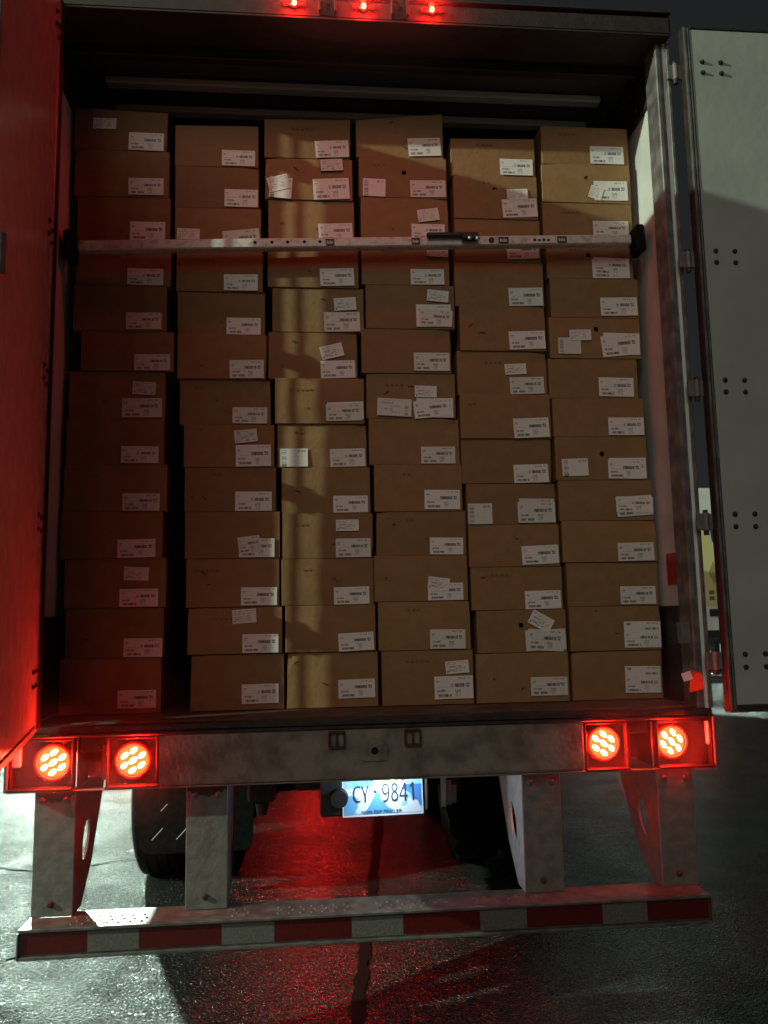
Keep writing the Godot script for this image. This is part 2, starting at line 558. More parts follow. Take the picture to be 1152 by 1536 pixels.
# ---------------------------------------------------------------- trailer
func door(right: bool) -> MeshInstance3D:
	# local x runs from the hinge edge to the free edge, the lined inner face looks to +z for one door and to -z for the other
	var f := 1.0 if right else -1.0
	var w := 1.235
	var y0 := 1.185
	var y1 := 3.98
	var st := mb()
	var fr := [[Vector3(0, y0, 0), Vector3(0.030, y1, 0)], [Vector3(w - 0.03, y0, 0), Vector3(w, y1, 0)], [Vector3(0.030, y1 - 0.014, 0), Vector3(w - 0.03, y1, 0)], [Vector3(0.030, y0, 0), Vector3(w - 0.03, y0 + 0.026, 0)]]
	for q in fr:
		var lo: Vector3 = q[0]
		var hi: Vector3 = q[1]
		lo.z = -0.042 if right else -0.004
		hi.z = 0.003 if right else 0.042
		bx(st, lo, hi, 0.004)
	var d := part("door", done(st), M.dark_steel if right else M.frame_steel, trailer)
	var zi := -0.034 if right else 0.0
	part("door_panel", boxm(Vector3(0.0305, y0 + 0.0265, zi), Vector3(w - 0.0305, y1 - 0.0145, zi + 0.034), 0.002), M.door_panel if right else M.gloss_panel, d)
	var seal := mb()
	bx(seal, Vector3(0.004, y0 + 0.01, 0.0032 if right else -0.014), Vector3(0.012, y1 - 0.01, 0.0045 if right else -0.0045), 0.001)
	bx(seal, Vector3(0.018, y0 + 0.01, 0.0032 if right else -0.010), Vector3(0.024, y1 - 0.01, 0.0040 if right else -0.0045), 0.001)
	part("door_seal", done(seal), M.black if not right else M.frame_steel, d)
	# bolts of the hinge straps come through the lining in fours
	for y in [3.795, 2.972, 2.438, 1.906, 1.374]:
		for k in [[0.075, 0.024], [0.155, 0.024], [0.075, -0.024], [0.155, -0.024]]:
			var bt := mb()
			lathe(bt, Vector3.ZERO, [[0.0105, 0.0], [0.0105, 0.002], [0.007, 0.0025], [0.007, 0.007], [0.005, 0.0075], [0.0045, 0.011 if y > 3.5 else 0.009], [0.0, 0.012 if y > 3.5 else 0.010]], 2, 10)
			part("bolt", done(bt), M.dark_steel, d, Vector3(k[0], y + k[1], 0.0005 * f), Vector3(0, 0.0 if right else PI, 0))
	return d

func hinge(parent: Node, y: float, side: float) -> void:
	var st := mb()
	# knuckle with its pin, and the two leaves that reach to the post and the door edge
	tube(st, Vector3(0, y - 0.034, 0), Vector3(0, y + 0.034, 0), 0.013, 0.013, 12)
	bx(st, Vector3(-0.036, y - 0.032, -0.010), Vector3(0.0, y + 0.032, 0.004), 0.002)
	bx(st, Vector3(0.0, y - 0.032, -0.008), Vector3(0.038, y + 0.032, 0.006), 0.002)
	var h := part("hinge", done(st), M.galv, parent, Vector3(side * 1.302, 0, 0.022), Vector3(0, 0.0 if side > 0 else 0.25, 0))
	var p := mb()
	tube(p, Vector3(0, y - 0.052, 0), Vector3(0, y + 0.046, 0), 0.0105, 0.0095, 10)
	part("hinge_pin", done(p), M.dark_steel, h)

func tail_lamp(x: float, y: float, z: float, turn: float) -> void:
	var st := mb()
	lathe(st, Vector3.ZERO, [[0.0, -0.01], [0.068, -0.01], [0.068, 0.004], [0.064, 0.009], [0.058, 0.010], [0.054, 0.006], [0.053, -0.002]], 2, 36)
	var g := part("tail_lamp", done(st), M.red_plastic, trailer, Vector3(x, y, z))
	var ls := mb()
	lathe(ls, Vector3.ZERO, [[0.0, -0.008], [0.0525, -0.008], [0.0525, 0.002], [0.047, 0.006], [0.030, 0.009], [0.0, 0.010]], 2, 36)
	part("lamp_lens", done(ls), M.lens, g)
	for k in 7:
		var a := TAU * k / 6.0 + turn
		var p := Vector3.ZERO if k == 6 else Vector3(cos(a), sin(a), 0) * 0.0325
		var e := SphereMesh.new()
		e.radius = 0.012
		e.height = 0.024
		e.radial_segments = 14
		e.rings = 7
		var o := part("led_spot", e, M.led, g, p + Vector3(0, 0, 0.0085 if k == 6 else 0.0065), Vector3(0, 0, turn * 1.3))
		o.scale = Vector3(1.5, 0.9, 0.4)
	var l := OmniLight3D.new()
	l.name = "tail_lamp_light"
	l.light_color = Color(1.0, 0.13, 0.07)
	l.light_energy = 1.0
	l.light_size = 0.04
	l.omni_range = 40.0
	l.omni_attenuation = 2.0
	l.shadow_enabled = true
	g.add_child(l, true)
	l.position = Vector3(0, 0, 0.005)

func marker_lamp(x: float) -> void:
	var st := mb()
	lathe(st, Vector3.ZERO, [[0.0, -0.004], [0.017, -0.004], [0.017, 0.003], [0.014, 0.006], [0.0, 0.006]], 2, 20)
	bx(st, Vector3(-0.045, -0.008, -0.004), Vector3(0.045, 0.008, 0.003), 0.002)
	var g := part("marker_lamp", done(st), M.red_plastic, trailer, Vector3(x, 4.012, 0.034))
	var a := SphereMesh.new()
	a.radius = 0.0105
	a.height = 0.026
	a.radial_segments = 14
	a.rings = 8
	part("lamp_bulb", a, M.marker, g, Vector3(0, 0.0, 0.006))
	var c := mb()
	lathe(c, Vector3(0, 0.026, 0.0), [[0.0, -0.004], [0.013, -0.004], [0.011, 0.006], [0.006, 0.010], [0.0, 0.011]], 2, 16)
	part("lamp_lens", done(c), M.marker_lens, g)
	for s in [-1, 1]:
		var sc := mb()
		lathe(sc, Vector3(s * 0.038, 0, 0.003), [[0.005, 0.0], [0.005, 0.002], [0.0, 0.003]], 2, 8)
		part("screw", done(sc), M.dark_steel, g)
	var l := OmniLight3D.new()
	l.name = "marker_lamp_light"
	l.light_color = Color(1.0, 0.10, 0.06)
	l.light_energy = 0.13
	l.light_size = 0.03
	l.omni_range = 30.0
	l.omni_attenuation = 2.0
	l.shadow_enabled = true
	g.add_child(l, true)
	l.position = Vector3(0, 0.0, 0.034)

func text_part(s: String, high: float, squeeze: float, m: Material, parent: Node, at: Vector3, called: String) -> void:
	var t := TextMesh.new()
	var f := SystemFont.new()
	f.font_names = PackedStringArray(["Droid Sans"])
	t.font = f
	t.font_size = 64
	t.pixel_size = high / 46.0
	t.depth = 0.0016
	t.text = s
	t.curve_step = 2.0
	var o := part(called, t, m, parent, at)
	o.scale = Vector3(squeeze, 1, 1)

func licence_plate() -> void:
	# plate print: pale sky, blue hills and a big pale wing shape
	var w := 320
	var h := 160
	var im := Image.create(w, h, false, Image.FORMAT_RGB8)
	var shapes := [
		[Color(0.62, 0.83, 0.93), [0, 0, 320, 0, 320, 160, 0, 160]],
		[Color(0.47, 0.74, 0.90), [40, 26, 70, 14, 110, 20, 120, 46, 40, 50]],
		[Color(0.90, 0.95, 0.97), [0, 50, 60, 56, 130, 50, 136, 10, 180, 40, 210, 4, 250, 20, 262, 60, 230, 128, 300, 120, 320, 150, 60, 150, 0, 90]],
		[Color(0.45, 0.72, 0.89), [0, 88, 34, 78, 64, 90, 60, 124, 38, 160, 0, 160]],
		[Color(0.40, 0.69, 0.88), [80, 160, 120, 96, 140, 60, 152, 96, 180, 128, 200, 140, 190, 160]],
		[Color(0.30, 0.55, 0.84), [236, 60, 256, 44, 320, 44, 320, 132, 290, 116, 268, 76]],
		[Color(0.88, 0.93, 0.95), [262, 96, 300, 108, 308, 130, 288, 142, 250, 140]],
	]
	for s in shapes:
		var poly := PackedVector2Array()
		for k in range(0, s[1].size(), 2):
			poly.append(Vector2(s[1][k], s[1][k + 1]))
		for y in h:
			for x in w:
				if Geometry2D.is_point_in_polygon(Vector2(x + 0.5, y + 0.5), poly):
					var n := (hash(x * 7919 + y * 104729) % 100) / 100.0 * 0.05
					im.set_pixel(x, y, s[0].darkened(n))
	im.fill_rect(Rect2i(0, 0, w, 3), Color(0.93, 0.95, 0.97))
	im.fill_rect(Rect2i(0, h - 6, w, 6), Color(0.93, 0.95, 0.97))
	im.fill_rect(Rect2i(0, 0, 4, h), Color(0.93, 0.95, 0.97))
	im.fill_rect(Rect2i(w - 4, 0, 4, h), Color(0.93, 0.95, 0.97))
	var m := plain(Color.WHITE, 0.45)
	m.albedo_texture = ImageTexture.create_from_image(im)
	var pm := QuadMesh.new()
	pm.size = Vector2(0.303, 0.150)
	var back := part("licence_plate", boxm(Vector3(-0.1525, -0.0762, -0.003), Vector3(0.1525, 0.0762, 0.0), 0.001), M.galv, trailer, Vector3(0.036, 0.900, -0.118), Vector3(-0.05, 0.0, 0.012))
	part("plate_print", pm, m, back, Vector3(0, 0, 0.0012))
	var ink := plain(Color(0.20, 0.23, 0.27), 0.5)
	text_part("CY", 0.060, 0.66, ink, back, Vector3(-0.083, 0.004, 0.0025), "plate_lettering")
	text_part("9841", 0.066, 0.66, ink, back, Vector3(0.062, 0.006, 0.0025), "plate_lettering")
	text_part("OKLAHOMA", 0.020, 1.0, ink, back, Vector3(0.010, 0.052, 0.0025), "plate_lettering")
	text_part("NON EXP TRAILER", 0.0115, 1.18, ink, back, Vector3(-0.006, -0.060, 0.0025), "plate_lettering")
	var em := mb()
	slab(em, PackedVector2Array([Vector2(-0.013, 0.004), Vector2(-0.013, 0.006), Vector2(0.006, 0.005), Vector2(0.006, -0.006), Vector2(-0.002, -0.004), Vector2(-0.003, 0.003)]), 0.0015, 0.003)
	part("plate_emblem", done(em), ink, back, Vector3(-0.030, 0.012, 0))
	# black lamp housing that overlaps the plate on one side
	var hs := mb()
	bx(hs, Vector3(-0.198, 0.826, -0.150), Vector3(-0.116, 0.972, -0.118), 0.006)
	tube(hs, Vector3(-0.128, 0.895, -0.119), Vector3(-0.128, 0.895, -0.085), 0.036, 0.032, 20)
	part("plate_bracket", done(hs), M.black, trailer)
	var hb := mb()
	bx(hb, Vector3(0.198, 0.84, -0.15), Vector3(0.206, 0.972, -0.115), 0.002)
	part("plate_bracket", done(hb), M.galv_dark, trailer)
	# the lamp that lights it sits up behind the lower edge of the sill
	var lp := part("plate_lamp", boxm(Vector3(-0.05, -0.008, -0.010), Vector3(0.05, 0.008, 0.010), 0.003), M.plate_lamp, trailer, Vector3(0.036, 0.9905, -0.030))
	for k in [-0.03, 0.03]:
		var l := OmniLight3D.new()
		l.name = "plate_lamp_light"
		l.light_color = Color(0.82, 0.92, 1.0)
		l.light_energy = 0.038
		l.light_size = 0.008
		l.omni_range = 20.0
		l.omni_attenuation = 2.0
		l.shadow_enabled = true
		lp.add_child(l, true)
		l.position = Vector3(k, 0.0, 0.0)

func build_trailer() -> void:
	trailer = thing("semi_trailer", "grey box semi trailer with open rear doors, lit red lamps and stacked cartons inside", "trailer")
	var L := -14.6
	# body: walls with thickness, roof, floor, front
	for s in [-1.0, 1.0]:
		var xi := 1.236 if s < 0 else 1.256
		var a := mb()
		bx(a, Vector3(minf(s * (xi + 0.012), s * 1.292), 1.06, L), Vector3(maxf(s * (xi + 0.012), s * 1.292), 4.04, -0.012), 0.004)
		part("side_wall", done(a), M.wall_white, trailer)
		var b := mb()
		bx(b, Vector3(minf(s * xi, s * (xi + 0.0115)), 1.585, L + 0.06), Vector3(maxf(s * xi, s * (xi + 0.0115)), 3.745, -0.115), 0.001)
		part("wall_lining", done(b), M.liner, trailer)
		var c := mb()
		bx(c, Vector3(minf(s * (xi - 0.004), s * (xi + 0.0115)), 1.205, L + 0.06), Vector3(maxf(s * (xi - 0.004), s * (xi + 0.0115)), 1.583, -0.118), 0.002)
		part("scuff_band", done(c), M.dark_steel, trailer)
		var r := mb()
		bx(r, Vector3(minf(s * (xi - 0.012), s * (xi + 0.0115)), 3.747, L + 0.06), Vector3(maxf(s * (xi - 0.012), s * (xi + 0.0115)), 3.992, -0.118), 0.003)
		var rail := part("roof_rail", done(r), M.dark_steel, trailer)
		for k in 12:
			var rv := mb()
			lathe(rv, Vector3.ZERO, [[0.006, 0.0], [0.005, -s * 0.003], [0.0, -s * 0.004]], 0, 8)
			part("rivet", done(rv), M.galv_dark, rail, Vector3(s * (xi - 0.0122), 3.80 + (k % 2) * 0.10, -0.16 - 0.045 * k))
		# rear post: front flange, groove, outer edge
		var p := mb()
		var x0 := 1.212 if s < 0 else 1.232
		var zf := -0.034 if s < 0 else -0.001
		bx(p, Vector3(minf(s * x0, s * (x0 + 0.020)), 1.196, -0.112), Vector3(maxf(s * x0, s * (x0 + 0.020)), 3.948, zf - 0.002), 0.004)
		bx(p, Vector3(minf(s * (x0 + 0.021), s * (x0 + 0.046)), 1.196, -0.112), Vector3(maxf(s * (x0 + 0.021), s * (x0 + 0.046)), 3.948, zf - 0.015), 0.003)
		bx(p, Vector3(minf(s * (x0 + 0.047), s * 1.293), 1.196, zf - 0.0105), Vector3(maxf(s * (x0 + 0.047), s * 1.293), 3.948, zf), 0.003)
		var post := part("rear_post", done(p), M.frame_steel, trailer)
		if s > 0:
			for y in [3.795, 2.972, 2.438, 1.906, 1.374]:
				hinge(post, y, s)
	part("roof", boxm(Vector3(-1.292, 4.0, L), Vector3(1.292, 4.045, -0.202), 0.004), M.ceiling, trailer)
	part("front_wall", boxm(Vector3(-1.222, 1.206, L + 0.004), Vector3(1.242, 3.998, L + 0.055), 0.004), M.wall_white, trailer)
	part("floor", boxm(Vector3(-1.222, 1.10, L + 0.06), Vector3(1.242, 1.202, -0.062), 0.003), M.wood, trailer)
	for z in [-0.44, -0.64, -1.24, -1.84, -2.44]:
		part("roof_bow", boxm(Vector3(-1.13, 3.952, z - 0.026), Vector3(1.15, 3.985, z + 0.026), 0.006), M.bow, trailer)
	# header over the doorway
	var hd := mb()
	bx(hd, Vector3(-1.30, 3.962, -0.20), Vector3(1.30, 4.055, 0.022), 0.012)
	bx(hd, Vector3(-1.29, 3.950, -0.20), Vector3(1.285, 3.961, 0.034), 0.004)
	bx(hd, Vector3(-1.29, 4.0545, -0.20), Vector3(1.296, 4.064, 0.036), 0.004)
	bx(hd, Vector3(-1.205, 3.905, -0.205), Vector3(1.225, 3.949, -0.165), 0.004)
	part("header", done(hd), M.header, trailer)
	for x in [-0.279, 0.0, 0.279]:
		marker_lamp(x)
	for x in [-0.146, 0.146]:
		var k := mb()
		bx(k, Vector3(-0.034, -0.038, 0.0), Vector3(0.034, 0.024, 0.006), 0.002)
		bx(k, Vector3(-0.036, -0.036, 0.0065), Vector3(-0.027, 0.030, 0.034), 0.002)
		bx(k, Vector3(0.027, -0.036, 0.0065), Vector3(0.036, 0.030, 0.034), 0.002)
		bx(k, Vector3(-0.006, -0.002, 0.0065), Vector3(0.010, 0.032, 0.026), 0.002)
		part("lock_keeper", done(k), M.dark_steel, trailer, Vector3(x, 4.010, 0.0225))
	# sill: threshold, face, folded lower edge
	var th := mb()
	bx(th, Vector3(-1.285, 1.172, -0.060), Vector3(1.290, 1.1955, -0.004), 0.004)
	bx(th, Vector3(-1.285, 1.160, -0.030), Vector3(1.290, 1.1715, 0.006), 0.004)
	part("threshold", done(th), M.dark_steel, trailer)
	var sf := mb()
	bx(sf, Vector3(-0.772, 0.982, -0.014), Vector3(0.785, 1.1595, 0.0), 0.004)
	bx(sf, Vector3(-1.285, 0.976, -0.022), Vector3(1.292, 0.9815, 0.004), 0.002)
	bx(sf, Vector3(-1.285, 1.1005, -0.22), Vector3(1.290, 1.1590, -0.16), 0.002)
	var sill := part("sill", done(sf), M.sill_steel, trailer)
	part("sill_plate", boxm(Vector3(0.178, 0.990, 0.0004), Vector3(0.778, 1.150, 0.0040), 0.0015), M.sill_steel, sill)
	for x in [-0.138, 0.140]:
		var k := mb()
		bx(k, Vector3(-0.030, -0.032, 0.0005), Vector3(0.030, -0.024, 0.016), 0.002)
		bx(k, Vector3(-0.030, 0.022, 0.0005), Vector3(0.030, 0.030, 0.016), 0.002)
		bx(k, Vector3(-0.032, -0.0235, 0.0005), Vector3(-0.024, 0.0215, 0.016), 0.002)
		bx(k, Vector3(-0.004, -0.0235, 0.0005), Vector3(0.004, 0.0215, 0.012), 0.002)
		bx(k, Vector3(0.024, -0.0235, 0.0005), Vector3(0.031, 0.0215, 0.014), 0.002)
		part("lock_keeper", done(k), M.rust, trailer, Vector3(x, 1.125, 0.0))
	# the half round plate with a hole below it
	var hp := mb()
	var op := PackedVector2Array()
	for i in 13:
		var t := PI * i / 12.0
		op.append(Vector2(cos(t) * 0.046, sin(t) * 0.034))
	op.append(Vector2(-0.046, -0.040))
	op.append(Vector2(0.046, -0.040))
	slab(hp, op, 0.0005, 0.009, Transform3D(Basis.IDENTITY, Vector3(0, 1.086, 0)), oval(Vector2(0, -0.006), 0.0135, 0.0135, 18))
	part("tow_plate", done(hp), M.sill_steel, trailer)
	var hb := mb()
	lathe(hb, Vector3(0, 1.080, 0), [[0.0133, 0.001], [0.0133, 0.0018], [0.0, 0.0018]], 2, 18)
	part("plate_hole", done(hb), M.hole, trailer)
	# lamp boxes: a recessed plate for each lamp, with lips, and a deep pocket between the two
	for s in [-1.0, 1.0]:
		for b in [[0.772 if s < 0 else 0.786, 0.951], [1.063, 1.280]]:
			var bm := mb()
			var xa: float = minf(s * b[0], s * b[1])
			var xb: float = maxf(s * b[0], s * b[1])
			bx(bm, Vector3(xa, 0.990, -0.040), Vector3(xb, 1.1595, -0.030), 0.002)
			bx(bm, Vector3(xa, 0.9825, -0.040), Vector3(xb, 0.9895, 0.018), 0.002)
			bx(bm, Vector3(xa, 0.990, -0.0295), Vector3(xa + 0.006, 1.1595, 0.002), 0.001)
			bx(bm, Vector3(xb - 0.006, 0.990, -0.0295), Vector3(xb, 1.1595, 0.002), 0.001)
			bx(bm, Vector3(xa + 0.0065, 1.149, -0.0295), Vector3(xb - 0.0065, 1.1595, 0.001), 0.001)
			part("lamp_box", done(bm), M.lamp_black, trailer)
		var pk := mb()
		bx(pk, Vector3(minf(s * 0.952, s * 1.062), 0.990, -0.19), Vector3(maxf(s * 0.952, s * 1.062), 1.159, -0.18), 0.002)
		bx(pk, Vector3(minf(s * 0.9525, s * 0.957), 0.9825, -0.179), Vector3(maxf(s * 0.9525, s * 0.957), 1.159, -0.041), 0.001)
		bx(pk, Vector3(minf(s * 1.057, s * 1.0615), 0.9825, -0.179), Vector3(maxf(s * 1.057, s * 1.0615), 1.159, -0.041), 0.001)
		part("lamp_pocket", done(pk), M.dark_steel, trailer)
		part("reflector_strip", boxm(Vector3(minf(s * 0.960, s * 0.974), 1.004, -0.045), Vector3(maxf(s * 0.960, s * 0.974), 1.128, -0.041), 0.001), M.reflector, trailer)
		var ep := mb()
		bx(ep, Vector3(minf(s * 1.2815, s * 1.296), 0.978, -0.10), Vector3(maxf(s * 1.2815, s * 1.296), 1.1715, 0.008), 0.003)
		part("sill_end", done(ep), M.galv_dark, trailer)
	tail_lamp(-1.137, 1.074, -0.026, 0.5)
	tail_lamp(-0.862, 1.072, -0.026, 0.5)
	tail_lamp(0.863, 1.076, -0.026, -0.55)
	tail_lamp(1.128, 1.075, -0.026, -0.75)
	licence_plate()
	# under-ride guard
	var posts := [[-1.209, -1.068, 1.0], [-0.680, -0.532, 1.0], [0.556, 0.702, -1.0], [1.080, 1.222, -1.0]]
	for q in posts:
		var pm := mb()
		bx(pm, Vector3(q[0], 0.541, -0.069), Vector3(q[1], 0.9745, -0.060), 0.003)
		var xs: float = q[1] - 0.008 if q[2] > 0 else q[0]
		var xo: float = q[0] if q[2] > 0 else q[1] - 0.008
		bx(pm, Vector3(xo, 0.541, -0.140), Vector3(xo + 0.008, 0.9745, -0.0695), 0.002)
		var post := part("guard_post", done(pm), M.galv, trailer)
		# gusset: a tapered plate set fore and aft, with an oval hole
		var gm := mb()
		var xf := Transform3D(Basis(Vector3(0, 0, -1), Vector3(0, 1, 0), Vector3(1, 0, 0)), Vector3(xs, 0, 0))
		slab(gm, PackedVector2Array([Vector2(0.070, 0.541), Vector2(0.17, 0.541), Vector2(0.30, 0.66), Vector2(0.50, 0.975), Vector2(0.070, 0.975)]), 0.0, 0.008, xf, oval(Vector2(0.215, 0.762), 0.042, 0.068, 20, 0.3))
		part("gusset", done(gm), (M.galv_lamplit if q[0] < 1.0 else M.galv) if q[2] < 0 else M.galv_dark, post)
		if q[2] > 0:
			# ragged lower edge of the black paint that reaches down from the sill
			var pe := PackedVector2Array([Vector2(q[0] + 0.002, 0.974), Vector2(q[1] - 0.002, 0.974)])
			for i in 15:
				pe.append(Vector2(lerpf(q[1] - 0.002, q[0] + 0.002, i / 14.0), 0.952 - (0.022 * sin(PI * i / 14.0) + rng.randf_range(-0.005, 0.005)) * (1.0 if i % 13 > 0 else 0.3)))
			var pm2 := mb()
			slab(pm2, pe, -0.0599, -0.0592)
			part("paint_edge", done(pm2), M.header, post)
		var cxp: float = (q[0] + q[1]) / 2.0
		for bp in [[-0.043, 0.935], [0.040, 0.935], [-0.006, 0.585]]:
			var bt := mb()
			lathe(bt, Vector3.ZERO, [[0.012, 0.0], [0.012, 0.002], [0.0095, 0.003], [0.0095, 0.009], [0.006, 0.011], [0.0, 0.011]], 2, 12)
			part("bolt", done(bt), M.galv_dark if bp[1] > 0.7 else M.rust, post, Vector3(cxp + bp[0], bp[1], -0.0590))
	var gb := mb()
	bx(gb, Vector3(-1.215, 0.528, -0.115), Vector3(1.215, 0.540, 0.034), 0.005)
	bx(gb, Vector3(-1.212, 0.452, 0.026), Vector3(1.212, 0.5275, 0.036), 0.003)
	bx(gb, Vector3(-1.212, 0.440, -0.02), Vector3(1.212, 0.4515, 0.046), 0.005)
	bx(gb, Vector3(-1.212, 0.446, -0.115), Vector3(1.212, 0.5275, -0.105), 0.003)
	for s in [-1.0, 1.0]:
		bx(gb, Vector3(minf(s * 1.213, s * 1.2195), 0.440, -0.115), Vector3(maxf(s * 1.213, s * 1.2195), 0.5275, 0.046), 0.002)
	var guard := part("underride_guard", done(gb), M.tread, trailer)
	var lip := mb()
	bx(lip, Vector3(-1.216, 0.529, 0.0345), Vector3(1.216, 0.541, 0.050), 0.005)
	part("guard_lip", done(lip), M.tread, guard)
	var edges := [-1.208, -0.990, -0.818, -0.541, -0.361, -0.093, 0.088, 0.362, 0.531, 0.808, 0.975, 1.208]
	for i in 11:
		part("reflective_strip", boxm(Vector3(edges[i] + 0.0006, 0.457, 0.0362), Vector3(edges[i + 1] - 0.0006, 0.524, 0.0372), 0.0003), M.red_tape if i % 2 == 0 else M.white_tape, guard)
	var tb := mb()
	for i in 54:
		if i % 9 > 6:
			continue
		for j in 3:
			var x := -1.05 + i * 0.039
			if (x < -0.53 and x > -0.70) or x > 0.70:
				continue
			lathe(tb, Vector3(x + (j % 2) * 0.012, 0.5402, -0.045 + j * 0.030), [[0.0062, 0.0], [0.0046, 0.003], [0.0, 0.0038]], 1, 8)
	var bumps := part("tread_bumps", done(tb), M.tread, guard)
	bumps.set_meta("kind", "stuff")
	# running gear
	var sl := mb()
	for x in [-0.50, 0.50]:
		bx(sl, Vector3(x - 0.05, 0.96, -6.0), Vector3(x + 0.05, 1.099, -0.75), 0.004)
		for z in [-1.35, -2.0, -3.1, -4.3]:
			bx(sl, Vector3(x - 0.04, 0.66, z - 0.10), Vector3(x + 0.04, 0.959, z + 0.10), 0.006)
	bx(sl, Vector3(-0.549, 0.80, -1.30), Vector3(0.549, 0.90, -1.22), 0.004)
	part("bogie_frame", done(sl), M.dark_steel, trailer)
	for s in [-1.0, 1.0]:
		part("light_block_skirt", boxm(Vector3(minf(s * 1.262, s * 1.286), 0.42, -11.2), Vector3(maxf(s * 1.262, s * 1.286), 1.058, -4.9), 0.006), M.wall_white, trailer)  # unseen skirt added to block the far floodlight under the trailer
		var lg := mb()
		bx(lg, Vector3(s * 0.92 - 0.07, 0.10, -11.70), Vector3(s * 0.92 + 0.07, 1.098, -11.56), 0.01)
		bx(lg, Vector3(s * 0.92 - 0.14, 0.06, -11.78), Vector3(s * 0.92 + 0.14, 0.099, -11.48), 0.01)
		part("landing_leg", done(lg), M.dark_steel, trailer)
	for z in [-2.42, -3.68]:
		var ax := mb()
		tube(ax, Vector3(-1.1, 0.52, z), Vector3(1.1, 0.52, z), 0.065, 0.065, 14)
		part("axle", done(ax), M.dark_steel, trailer)
		for x in [-1.135, -0.795, 0.795, 1.135]:
			var ty := mb()
			lathe(ty, Vector3.ZERO, [[0.29, -0.12], [0.36, -0.135], [0.455, -0.138], [0.495, -0.125], [0.512, -0.108], [0.512, -0.064], [0.502, -0.062], [0.502, -0.054], [0.512, -0.052], [0.513, -0.004], [0.502, -0.002], [0.502, 0.006], [0.513, 0.008], [0.512, 0.054], [0.502, 0.056], [0.502, 0.064], [0.512, 0.066], [0.512, 0.108], [0.495, 0.125], [0.455, 0.138], [0.36, 0.135], [0.29, 0.12]], 0, 40)
			var wh := part("wheel", done(ty), M.rubber, trailer, Vector3(x, 0.512, z))
			var rm := mb()
			lathe(rm, Vector3.ZERO, [[0.0, -0.09 * signf(x)], [0.12, -0.09 * signf(x)], [0.20, 0.02 * signf(x)], [0.27, 0.06 * signf(x)], [0.289, 0.115 * signf(x)]], 0, 28)
			part("rim", done(rm), M.galv_dark, wh)
	for s in [-1.0, 1.0]:
		var fm := mb()
		var q := PackedVector2Array([Vector2(-0.31, 0.0), Vector2(-0.31, -0.62)])
		for i in 7:
			var t := PI / 2 * i / 6.0
			q.append(Vector2(-0.25 - 0.06 * cos(t), -0.645 - 0.06 * sin(t)))
		for i in 7:
			var t := PI / 2 * i / 6.0
			q.append(Vector2(0.25 + 0.06 * sin(t), -0.645 - 0.06 * cos(t)))
		q.append(Vector2(0.31, 0.0))
		slab(fm, q, 0.0, 0.010)
		var flap := part("mud_flap", done(fm), M.rubber, trailer, Vector3(s * 0.865, 0.99, -1.74))
		if s < 0:
			for k in [[-0.215, -0.60, 0.085], [-0.085, -0.605, 0.075], [-0.18, -0.46, 0.05]]:
				part("scratch_glint", boxm(Vector3(-k[2] / 2, -0.0022, 0), Vector3(k[2] / 2, 0.0022, 0.001), 0.0003), M.paper, flap, Vector3(k[0], k[1], 0.0104), Vector3(0, 0, 0.82))  # pale strips paint in the glint of scratches
	# hoses and a bent tab seen under the sill
	var hz := mb()
	tube(hz, Vector3(-0.44, 0.97, -0.55), Vector3(-0.42, 0.80, -0.60), 0.012, 0.012, 8)
	tube(hz, Vector3(-0.42, 0.80, -0.60), Vector3(-0.30, 0.90, -0.55), 0.012, 0.012, 8)
	tube(hz, Vector3(-0.30, 0.90, -0.55), Vector3(-0.26, 0.97, -0.5), 0.012, 0.012, 8)
	part("air_hose", done(hz), M.rubber, trailer)
	var vb := mb()
	bx(vb, Vector3(-0.50, 0.80, -0.62), Vector3(-0.38, 0.955, -0.52), 0.012)
	tube(vb, Vector3(-0.44, 0.79, -0.57), Vector3(-0.44, 0.74, -0.57), 0.03, 0.02, 12)
	part("air_valve", done(vb), M.dark_steel, trailer)
	part("air_valve", boxm(Vector3(-0.30, 0.84, -0.60), Vector3(-0.20, 0.965, -0.52), 0.01), M.dark_steel, trailer)
	var tabm := mb()
	for i in 3:
		bx(tabm, Vector3(0.262 + i * 0.022, 0.838 + i * 0.004, -0.16 - i * 0.012), Vector3(0.283 + i * 0.022, 0.955 - i * 0.02, -0.152 - i * 0.012), 0.002)
	part("bent_tab", done(tabm), M.galv_dark, trailer)
	# bits stuck on the inner side of the post and lining
	part("red_sticker", boxm(Vector3(1.250, 1.672, -0.235), Vector3(1.2552, 1.800, -0.150), 0.0005), M.red_sticker, trailer)
	part("seal_tape", boxm(Vector3(1.196, 1.440, -0.060), Vector3(1.2312, 1.520, -0.020), 0.002), M.galv, trailer)
	var tg := mb()
	slab(tg, PackedVector2Array([Vector2(-0.026, -0.040), Vector2(0.030, -0.030), Vector2(0.028, 0.030), Vector2(-0.010, 0.046)]), 0.0, 0.002)
	part("orange_tag", done(tg), M.orange, trailer, Vector3(1.222, 1.298, 0.010), Vector3(0.1, -0.3, 0.1))
	part("paper_tag", boxm(Vector3(-0.018, -0.016, 0.0), Vector3(0.018, 0.016, 0.0015), 0.0005), M.paper, trailer, Vector3(1.190, 1.318, 0.014), Vector3(0, -0.2, 0.3))
	# doors
	var rd := door(true)
	rd.set_meta("label", "grey-white lined door swung flat open beside the trailer")
	rd.position = Vector3(1.326, 0, 0.060)
	var ld := door(false)
	ld.set_meta("label", "door standing half open, its lining lit red by the lamps")
	ld.position = Vector3(-1.188, 0, 0.022)
	ld.rotation.y = -deg_to_rad(78.3)
	for y in [3.795, 2.972, 2.438, 1.906, 1.374]:
		hinge(ld, y, -1.0)
	for c in ld.get_children():
		if String(c.name).begins_with("hinge"):
			c.position = Vector3(-0.020, 0, 0.012)
